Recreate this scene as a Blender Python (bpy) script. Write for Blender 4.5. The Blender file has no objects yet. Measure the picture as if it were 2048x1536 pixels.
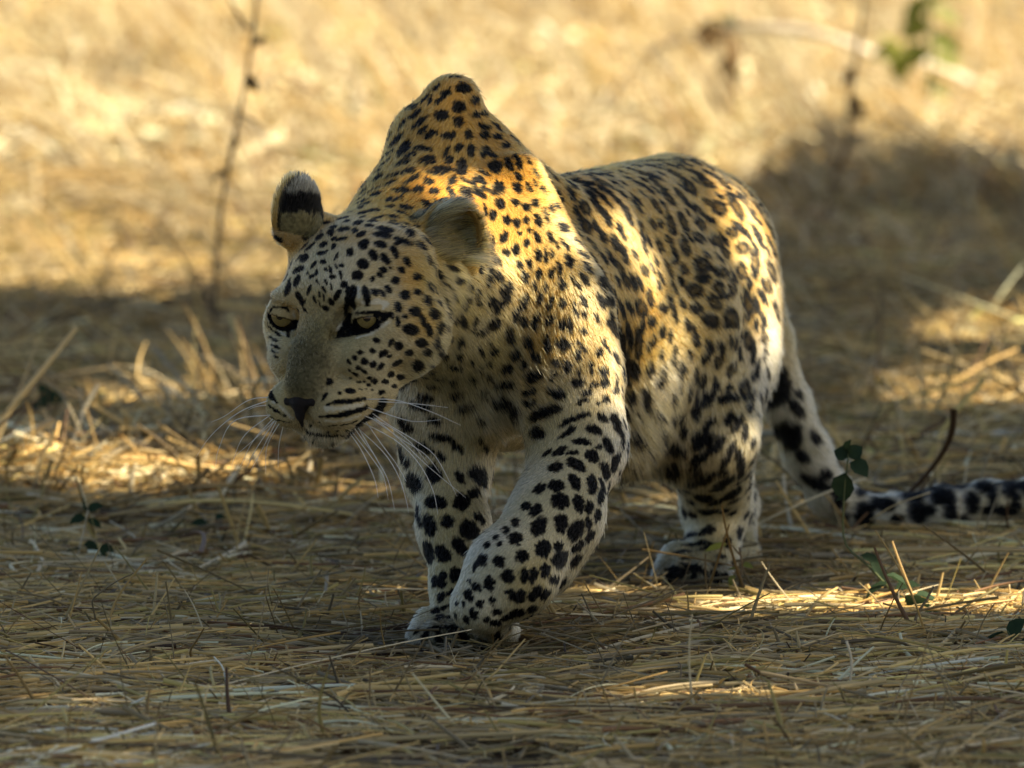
import bpy, math, random, time
import numpy as np
from mathutils import Vector, Matrix
from mathutils.bvhtree import BVHTree
T0 = time.time()
C = bpy.context.scene.collection
scene = bpy.context.scene
rng = np.random.default_rng(7)
random.seed(7)

# ------------------------------------------------------------------ camera
FPX = 14286.0                       # focal length in pixels of the 2048 px wide photograph
PITCH = math.radians(5.0)
CAM = np.array([0.0, 0.0, 1.0])
FWD = np.array([0.0, math.cos(PITCH), -math.sin(PITCH)])
UPV = np.array([0.0, math.sin(PITCH), math.cos(PITCH)])
RGT = np.array([1.0, 0.0, 0.0])
cam_data = bpy.data.cameras.new("camera")
cam = bpy.data.objects.new("camera", cam_data)
C.objects.link(cam)
cam.location = CAM
cam.rotation_euler = (math.pi/2 - PITCH, 0, 0)
cam_data.sensor_width = 36.0
cam_data.lens = 36.0*FPX/2048.0
cam_data.clip_start = 0.1
cam_data.clip_end = 2000
cam_data.dof.use_dof = True
cam_data.dof.focus_distance = 7.92
cam_data.dof.aperture_fstop = 6.8
scene.camera = cam

# ------------------------------------------------------------------ light
SUN_EL, SUN_AZ = 40.0, 97.0         # azimuth measured clockwise from +Y: the sun stands to the right
sd = np.array([math.sin(math.radians(SUN_AZ))*math.cos(math.radians(SUN_EL)),
               math.cos(math.radians(SUN_AZ))*math.cos(math.radians(SUN_EL)),
               math.sin(math.radians(SUN_EL))])
world = bpy.data.worlds.new("World")
scene.world = world
world.use_nodes = True
wn = world.node_tree.nodes; wl = world.node_tree.links
wn.clear()
w_out = wn.new("ShaderNodeOutputWorld"); w_bg = wn.new("ShaderNodeBackground"); w_sky = wn.new("ShaderNodeTexSky")
w_sky.sky_type = 'NISHITA'; w_sky.sun_disc = False
w_sky.sun_elevation = math.radians(SUN_EL); w_sky.sun_rotation = math.radians(SUN_AZ)
w_sky.dust_density = 2.0
w_bg.inputs[1].default_value = 0.046
wl.new(w_sky.outputs[0], w_bg.inputs[0]); wl.new(w_bg.outputs[0], w_out.inputs[0])
sun_data = bpy.data.lights.new("sun", 'SUN')
sun_data.energy = 5.0; sun_data.angle = math.radians(0.5); sun_data.color = (1.0, 0.875, 0.655)
sun = bpy.data.objects.new("sun", sun_data); C.objects.link(sun)
sun.rotation_euler = Vector(sd).to_track_quat('Z', 'Y').to_euler()
sun.location = (6, 6, 6)
scene.view_settings.view_transform = 'Standard'; scene.view_settings.look = 'None'
scene.view_settings.exposure = 1.85; scene.view_settings.gamma = 1.0
scene.view_settings.use_curve_mapping = False
scene.view_settings.use_white_balance = True
scene.view_settings.white_balance_temperature = 6650
scene.view_settings.white_balance_tint = 10

# ------------------------------------------------------------------ helpers
def ray(px, py):
    d = RGT*((px-1024)/FPX) + UPV*((768-py)/FPX) + FWD
    return d/np.linalg.norm(d)
def P(px, py, Y):
    """the point of the plane y=Y seen at (px,py) from the photographer's place"""
    d = ray(px, py)
    return CAM + d*(Y/d[1])
def G(px, py, z=0.0):
    """the point of the ground seen at (px,py)"""
    d = ray(px, py)
    return CAM + d*((z-CAM[2])/d[2])
def proj(p):
    q = np.asarray(p) - CAM
    z = q@FWD
    return 1024 + FPX*(q@RGT)/z, 768 - FPX*(q@UPV)/z
def U(Y): return Y/FPX             # metres per photo pixel at depth Y

def tag(o, label=None, cat=None, group=None, kind=None):
    if label: o["label"] = label
    if cat: o["category"] = cat
    if group: o["group"] = group
    if kind: o["kind"] = kind
    return o
def empty(name, loc=(0,0,0)):
    o = bpy.data.objects.new(name, None); o.location = loc; o.empty_display_size = 0.1
    C.objects.link(o); return o
def mesh_obj(name, verts, faces, mat=None, parent=None, smooth=True):
    me = bpy.data.meshes.new(name)
    me.from_pydata([tuple(v) for v in verts], [], [tuple(f) for f in faces])
    me.validate()
    if smooth: me.polygons.foreach_set("use_smooth", np.ones(len(me.polygons), bool))
    if mat: me.materials.append(mat)
    o = bpy.data.objects.new(name, me); C.objects.link(o)
    if parent: adopt(o, parent)
    return o
def adopt(o, parent):
    o.parent = parent
    o.matrix_parent_inverse = Matrix.Translation(-Vector(parent.location)) if parent.parent is None else Matrix()
def norm(v):
    v = np.asarray(v, float)
    return v/np.linalg.norm(v)

# ------------------------------------------------------------------ leopard: implicit body
# every primitive: (kind, data, k) ; k is the blending radius
prims = []
def cone(a, b, k=0.03, op='u', ph=None):
    """a, b = (px, py, Y, r_px)"""
    A = P(a[0], a[1], a[2]); B = P(b[0], b[1], b[2])
    prims.append(dict(t='c', A=A, B=B, ra=a[3]*U(a[2]), rb=b[3]*U(b[2]), k=k, op=op))
def ell(c, r, rot=None, k=0.03, op='u'):
    """c = (px,py,Y), r = radii in px along the axes of rot (rows)"""
    R = np.eye(3) if rot is None else np.array(rot, float)
    prims.append(dict(t='e', c=P(*c), r=np.array(r, float)*U(c[2]), R=R, k=k, op=op))
AX = norm([0.42, 0.90, 0.0])         # body axis, towards the rump
LB = norm([0.90, -0.42, 0.0])        # towards the animal's left
ZZ = np.array([0, 0, 1.0])
BODY = np.array([LB, AX, ZZ])        # rows: lateral, long, up

# ---- trunk
ell((1010, 640, 8.20), (178, 200, 262), BODY, k=0.04)            # chest
cone((1090, 600, 8.30, 165), (1285, 630, 8.54, 172), k=0.05)      # rib cage
cone((1285, 630, 8.54, 172), (1385, 540, 8.78, 160), k=0.06)      # loin
ell((1378, 486, 8.80), (148, 165, 152), BODY, k=0.05)             # rump
cone((1150, 464, 8.38, 116), (1335, 436, 8.70, 124), k=0.06)      # spine muscles
cone((1230, 780, 8.45, 125), (1350, 810, 8.62, 95), k=0.06)      # belly
cone((1240, 880, 8.44, 62), (1335, 880, 8.60, 60), k=0.05)
# ---- shoulders
cone((913, 196, 8.20, 32), (895, 420, 8.16, 100), k=0.035)        # right scapula: the peak
cone((915, 196, 8.20, 22), (1005, 400, 8.22, 84), k=0.035)
cone((892, 210, 8.19, 31), (843, 285, 8.15, 44), k=0.03)
cone((884, 200, 8.19, 24), (838, 250, 8.17, 30), k=0.025)
cone((843, 285, 8.15, 46), (805, 405, 8.05, 55), k=0.04)        # withers behind the peak
cone((1045, 352, 8.15, 40), (1090, 600, 8.06, 120), k=0.05)       # left scapula
cone((975, 305, 8.22, 42), (1100, 410, 8.30, 55), k=0.04)
ell((1115, 690, 8.06), (110, 120, 150), BODY, k=0.04)             # left shoulder muscle
cone((900, 560, 8.12, 150), (880, 760, 8.12, 105), k=0.05)        # right shoulder
ell((960, 760, 8.10), (110, 110, 130), BODY, k=0.05)              # brisket
# ---- neck
cone((740, 560, 7.93, 120), (890, 520, 8.12, 165), k=0.05)
cone((800, 650, 7.93, 80), (930, 640, 8.06, 130), k=0.05)
cone((842, 585, 7.905, 62), (960, 560, 8.08, 120), k=0.05)
cone((760, 520, 7.93, 85), (860, 400, 8.14, 80), k=0.06)
# ---- right foreleg (planted)
cone((872, 800, 8.11, 92), (893, 935, 8.12, 80), k=0.03)
cone((893, 935, 8.12, 78), (908, 1060, 8.06, 62), k=0.03)
cone((908, 1060, 8.06, 62), (910, 1165, 8.02, 43), k=0.03)
cone((910, 1165, 8.02, 43), (900, 1230, 7.99, 40), k=0.02)
for tx, ty, tr in ((838, 1279, 26), (872, 1273, 29), (911, 1273, 29), (949, 1281, 26)):   # paw and four toes
    cone((894+(tx-894)*0.6, 1244, 7.99, 31), (tx, ty, 7.935, tr), k=0.006)
# ---- left foreleg (lifted, wrist bent)
cone((1140, 770, 8.05, 108), (1156, 890, 8.02, 88), k=0.03)
cone((1156, 890, 8.02, 86), (1112, 1030, 7.93, 82), k=0.03)
cone((1112, 1030, 7.93, 82), (1022, 1146, 7.86, 82), k=0.03)
cone((1120, 1040, 7.95, 60), (1094, 1140, 7.92, 50), k=0.03)
cone((1020, 1150, 7.86, 82), (960, 1210, 7.84, 54), k=0.03)
cone((960, 1210, 7.85, 50), (1000, 1262, 7.91, 38), k=0.015)
for tx, ty, tr in ((968, 1283, 20), (992, 1289, 21), (1014, 1285, 19)):
    cone((995, 1262, 7.92, 28), (tx, ty, 7.965, tr), k=0.008)
# ---- left hind leg
ell((1445, 640, 8.66), (112, 150, 235), BODY, k=0.05)             # thigh
cone((1430, 720, 8.62, 112), (1415, 870, 8.52, 88), k=0.04)
cone((1420, 870, 8.52, 88), (1434, 1010, 8.66, 68), k=0.03)
cone((1432, 1020, 8.66, 62), (1425, 1110, 8.60, 52), k=0.02)
for tx, ty, tr in ((1326, 1158, 24), (1362, 1151, 27), (1402, 1151, 28), (1440, 1158, 25)):
    cone((1400+(tx-1400)*0.6, 1120, 8.60, 36), (tx, ty, 8.53, tr), k=0.006)
# ---- right hind leg, mostly hidden
cone((1330, 720, 8.90, 95), (1400, 880, 8.80, 66), k=0.04)
cone((1400, 880, 8.80, 66), (1470, 1010, 8.90, 40), k=0.03)
cone((1478, 1010, 8.90, 34), (1482, 1095, 8.80, 28), k=0.02)
ell((1478, 1112, 8.77), (34, 60, 26), BODY, k=0.02)
# ---- tail
TAIL = [(1490, 560, 8.92, 62), (1535, 680, 8.98, 44), (1572, 800, 9.00, 42), (1612, 900, 9.02, 42), (1655, 980, 9.04, 38),
        (1715, 1026, 9.05, 35), (1790, 1032, 9.05, 37), (1880, 1018, 9.06, 38), (1970, 1006, 9.08, 38), (2060, 1000, 9.10, 36),
        (2140, 1012, 9.10, 30)]
for a, b in zip(TAIL[:-1], TAIL[1:]): cone(a, b, k=0.012)

# ---- head, in its own frame (L, F, U) in photo pixels around the point between the eyes
YAW, HP, ROLL = math.radians(33), math.radians(22), math.radians(-1.5)
HU = U(7.80)
cr, sr = math.cos(ROLL), math.sin(ROLL)
def head_axes():
    # camera-space axes (x right, y up, z toward viewer)
    F0 = np.array([-math.sin(YAW)*math.cos(HP), -math.sin(HP), math.cos(YAW)*math.cos(HP)])
    U0 = np.array([-math.sin(YAW)*math.sin(HP), math.cos(HP), math.cos(YAW)*math.sin(HP)])
    L0 = np.array([math.cos(YAW), 0, math.sin(YAW)])
    Rz = np.array([[cr, -sr, 0], [sr, cr, 0], [0, 0, 1]])
    W = np.array([RGT, UPV, -FWD])
    return [norm((Rz@v)@W) for v in (L0, F0, U0)]
HL, HF, HUp = head_axes()
HO = P(645, 635, 7.80)
HB = np.array([HL, HF, HUp])
def H(l, f, u): return HO + (np.array([l, f, u], float)*HU)@HB
def hell(c, r, k=0.012, rot=None, op='u', mirror=True):
    for s in ((1, -1) if (mirror and c[0] != 0) else (1,)):
        R = HB if rot is None else None
        if rot is not None:
            q = np.array(rot, float)
            q = np.array([norm(v) for v in q])
            if s < 0: q = q*np.array([-1, 1, 1])
            R = q@HB
        prims.append(dict(t='e', c=H(c[0]*s, c[1], c[2]), r=np.array(r, float)*HU, R=R, k=k, op=op))
def hcone(a, b, k=0.012, op='u', mirror=True):
    for s in ((1, -1) if (mirror and (a[0] != 0 or b[0] != 0)) else (1,)):
        prims.append(dict(t='c', A=H(a[0]*s, a[1], a[2]), B=H(b[0]*s, b[1], b[2]), ra=a[3]*HU, rb=b[3]*HU, k=k, op=op))
HEAD0 = len(prims)
hell((0, -140, 48), (128, 130, 98), k=0.03)            # cranium
hell((0, -50, 42), (94, 72, 54), k=0.02)                # forehead
hell((82, -24, 38), (44, 34, 18), k=0.014)              # brow
hell((114, -82, -40), (66, 95, 76), k=0.02)
hell((104, -140, 10), (36, 60, 60), k=0.03)             # cheekbone
hell((112, -140, -85), (68, 80, 76), k=0.02)            # ruff of the cheek
hell((84, 2, -82), (52, 60, 58), k=0.018)               # in front of the cheek
hcone((0, -12, -10, 48), (0, 100, -112, 38), k=0.018)   # bridge of the nose
hcone((26, 0, -20, 30), (24, 98, -118, 26), k=0.015)    # broad flat top of the bridge
hell((51, 82, -156), (58, 57, 49), k=0.010)             # whisker pads
hcone((62, 62, -162, 42), (86, -6, -160, 44), k=0.012) # lips
hcone((0, 64, -206, 42), (0, 40, -200, 44), k=0.010)    # chin
hcone((20, 50, -200, 36), (84, -110, -125, 48), k=0.02) # lower jaw
hell((106, -185, 66), (34, 40, 40), k=0.035)             # root of the ear
# eye sockets
hell((84, 14, -2), (40, 26, 22), k=0.010, op='s')
hell((56, 34, -20), (22, 18, 10), k=0.008, op='s', rot=[(1, -0.3, 0.5), (0, 1, 0), (-0.5, 0, 1)])
hell((102, -16, -2), (35, 35, 33), k=0.006)
hell((99, 14, -9), (36, 24, 13.5), k=0.003, op='s', rot=[(1, -0.25, 0.30), (0.25, 1, 0), (-0.30, 0, 1)])
# mouth line and the groove under the nose
hcone((0, 144, -184, 5), (46, 122, -204, 5), k=0.006, op='s')
hcone((46, 122, -204, 5), (104, 56, -196, 6), k=0.006, op='s')
hcone((0, 152, -150, 4), (0, 146, -182, 4), k=0.006, op='s', mirror=False)
HEAD1 = len(prims)

# ---- ears: thick shells cut from ellipsoids
def shell(c, R, r, th, cut, k=0.01, extra=None):
    prims.append(dict(t='s', c=c, R=R, r=r, th=th, cut=cut, k=k, op='u', extra=extra))
def frame(axis, up):
    z = norm(axis); x = norm(np.cross(up, z)); y = np.cross(z, x)
    return np.array([x, y, z])
camx, camy, camz = RGT, UPV, -FWD
EAR_L_C = P(903, 472, 7.925); EAR_R_C = P(577, 419, 7.880)
def cw(x, y, z): return norm(np.array([x, y, z])@np.array([camx, camy, camz]))
EAR_L_F = frame(cw(0.42, -0.10, 0.90), cw(0.75, 0.55, -0.3))     # opening axis, tip direction
EAR_R_F = frame(cw(-0.85, 0.15, -0.50), cw(0.34, 1.0, 0.0))
shell(EAR_L_C, EAR_L_F, np.array([68, 70, 60])*HU, 6.5*HU, 0.05)
shell(EAR_R_C, EAR_R_F, np.array([53, 66, 56])*HU, 6.5*HU, 0.05)
cone((590, 468, 7.88, 20), (618, 500, 7.89, 36), k=0.015)
cone((590, 462, 7.87, 16), (640, 450, 7.90, 24), k=0.015)
cone((868, 505, 7.935, 34), (840, 540, 7.93, 40), k=0.02)

def sdf_prim(p, X):
    if p['t'] == 'c':
        A, B = p['A'], p['B']; ab = B-A
        t = np.clip(((X-A)@ab)/(ab@ab), 0, 1)
        d = X - A - t[..., None]*ab
        return np.sqrt((d*d).sum(-1)) - (p['ra'] + (p['rb']-p['ra'])*t)
    if p['t'] == 'e':
        q = ((X-p['c'])@p['R'].T.astype(X.dtype))/p['r']
        k0 = np.sqrt((q*q).sum(-1)) + 1e-9
        q2 = q/p['r']
        k1 = np.sqrt((q2*q2).sum(-1)) + 1e-9
        return k0*(k0-1)/k1
    if p['t'] == 's':
        q = (X-p['c'])@p['R'].T.astype(X.dtype)
        w = q/p['r']
        k0 = np.sqrt((w*w).sum(-1)) + 1e-9
        w2 = w/p['r']; k1 = np.sqrt((w2*w2).sum(-1)) + 1e-9
        d = np.abs(k0*(k0-1)/k1) - p['th']
        cutd = q[..., 2] - p['cut']*p['r'][2]       # keep the half behind the opening plane
        h = np.maximum(0.004-np.abs(d-cutd), 0)/0.004
        return np.maximum(d, cutd) + h*h*0.001
def extent(p):
    if p['t'] == 'c':
        r = max(p['ra'], p['rb'])
        return np.minimum(p['A'], p['B'])-r, np.maximum(p['A'], p['B'])+r
    r = max(p['r'])
    return p['c']-r, p['c']+r
def combine(cur, d, p):
    k = p['k']
    if p['op'] == 'u':
        h = np.maximum(k-np.abs(cur-d), 0)/k
        return np.minimum(cur, d) - h*h*k*0.25
    d = -d
    h = np.maximum(k-np.abs(cur-d), 0)/k
    return np.maximum(cur, d) + h*h*k*0.25
def sdf(X):
    cur = np.full(X.shape[:-1], 1.0)
    for p in prims: cur = combine(cur, sdf_prim(p, X), p)
    return cur

def build_grid(h):
    lo = np.min([extent(p)[0] for p in prims if p['op'] == 'u'], 0) - 0.03
    hi = np.max([extent(p)[1] for p in prims if p['op'] == 'u'], 0) + 0.03
    lo[2] = max(lo[2], -0.03)
    n = np.ceil((hi-lo)/h).astype(int)
    g = np.full(n, 0.05, np.float32)
    for p in prims:
        a, b = extent(p); m = p['k'] + 3*h
        i0 = np.clip(np.floor((a-m-lo)/h).astype(int), 0, n); i1 = np.clip(np.ceil((b+m-lo)/h).astype(int)+1, 0, n)
        if (i1 <= i0).any(): continue
        ax = [(lo[i] + h*np.arange(i0[i], i1[i])).astype(np.float32) for i in range(3)]
        X = np.stack(np.meshgrid(*ax, indexing='ij'), -1)
        s = tuple(slice(i0[i], i1[i]) for i in range(3))
        g[s] = combine(g[s], sdf_prim(p, X).astype(np.float32), p)
    return lo, g
def surface_nets(lo, h, g):
    n = np.array(g.shape)
    s = g < 0
    c = np.zeros(n-1, np.uint8)
    for dx in (0, 1):
        for dy in (0, 1):
            for dz in (0, 1):
                c += s[dx:n[0]-1+dx, dy:n[1]-1+dy, dz:n[2]-1+dz]
    act = (c > 0) & (c < 8)
    idx = -np.ones(c.shape, np.int64)
    cells = np.argwhere(act)
    idx[act] = np.arange(len(cells))
    acc = np.zeros((len(cells), 3)); cnt = np.zeros(len(cells))
    corners = [(dx, dy, dz) for dx in (0, 1) for dy in (0, 1) for dz in (0, 1)]
    val = {k: g[cells[:, 0]+k[0], cells[:, 1]+k[1], cells[:, 2]+k[2]] for k in corners}
    for a in corners:
        for ax in range(3):
            if a[ax]: continue
            b = list(a); b[ax] = 1; b = tuple(b)
            va, vb = val[a], val[b]
            m = (va < 0) != (vb < 0)
            t = np.where(m, va/np.where(m, va-vb, 1), 0)
            pnt = np.tile(np.array(a, float), (len(cells), 1)); pnt[:, ax] = t
            acc[m] += pnt[m]; cnt[m] += 1
    V = lo + h*(cells + acc/cnt[:, None])
    faces = []
    for ax in range(3):
        o1, o2 = (ax+1) % 3, (ax+2) % 3
        sl0 = [slice(1, n[i]-1) for i in range(3)]; sl0[ax] = slice(0, n[ax]-1)
        sl1 = list(sl0); sl1[ax] = slice(1, n[ax])
        a = s[tuple(sl0)]; b = s[tuple(sl1)]
        e = np.argwhere(a != b)
        flip = a[tuple(e.T)]
        off = np.ones(3, int); off[ax] = 0
        e = e + off
        def cell(d1, d2):
            q = e.copy(); q[:, o1] += d1; q[:, o2] += d2
            return idx[q[:, 0], q[:, 1], q[:, 2]]
        f = np.stack([cell(-1, -1), cell(0, -1), cell(0, 0), cell(-1, 0)], 1)
        f[~flip] = f[~flip][:, ::-1]
        faces.append(f)
    F = np.concatenate(faces)
    F = F[(F >= 0).all(1)]
    return V, F
def subdivide(V, F):
    e = np.stack([F, np.roll(F, -1, 1)], -1).reshape(-1, 2)
    es = np.sort(e, 1)
    key = es[:, 0]*len(V) + es[:, 1]
    u, inv = np.unique(key, return_inverse=True)
    mids = (V[u // len(V)] + V[u % len(V)])/2
    cen = V[F].mean(1)
    ne = len(V); nc = ne + len(u)
    m = inv.reshape(-1, 4) + ne
    c = np.arange(len(F)) + nc
    nf = np.concatenate([np.stack([F[:, i], m[:, i], c, m[:, i-1]], 1) for i in range(4)])
    return np.concatenate([V, mids, cen]), nf
def project_sdf(V, steps=2):
    e = 0.0006
    for _ in range(steps):
        d = sdf(V)
        gr = np.stack([sdf(V+np.eye(3)[i]*e) - d for i in range(3)], 1)/e
        gn = (gr*gr).sum(1)
        V = V - gr*np.clip(d/np.maximum(gn, 0.3), -0.004, 0.004)[:, None]
    return V
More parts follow.
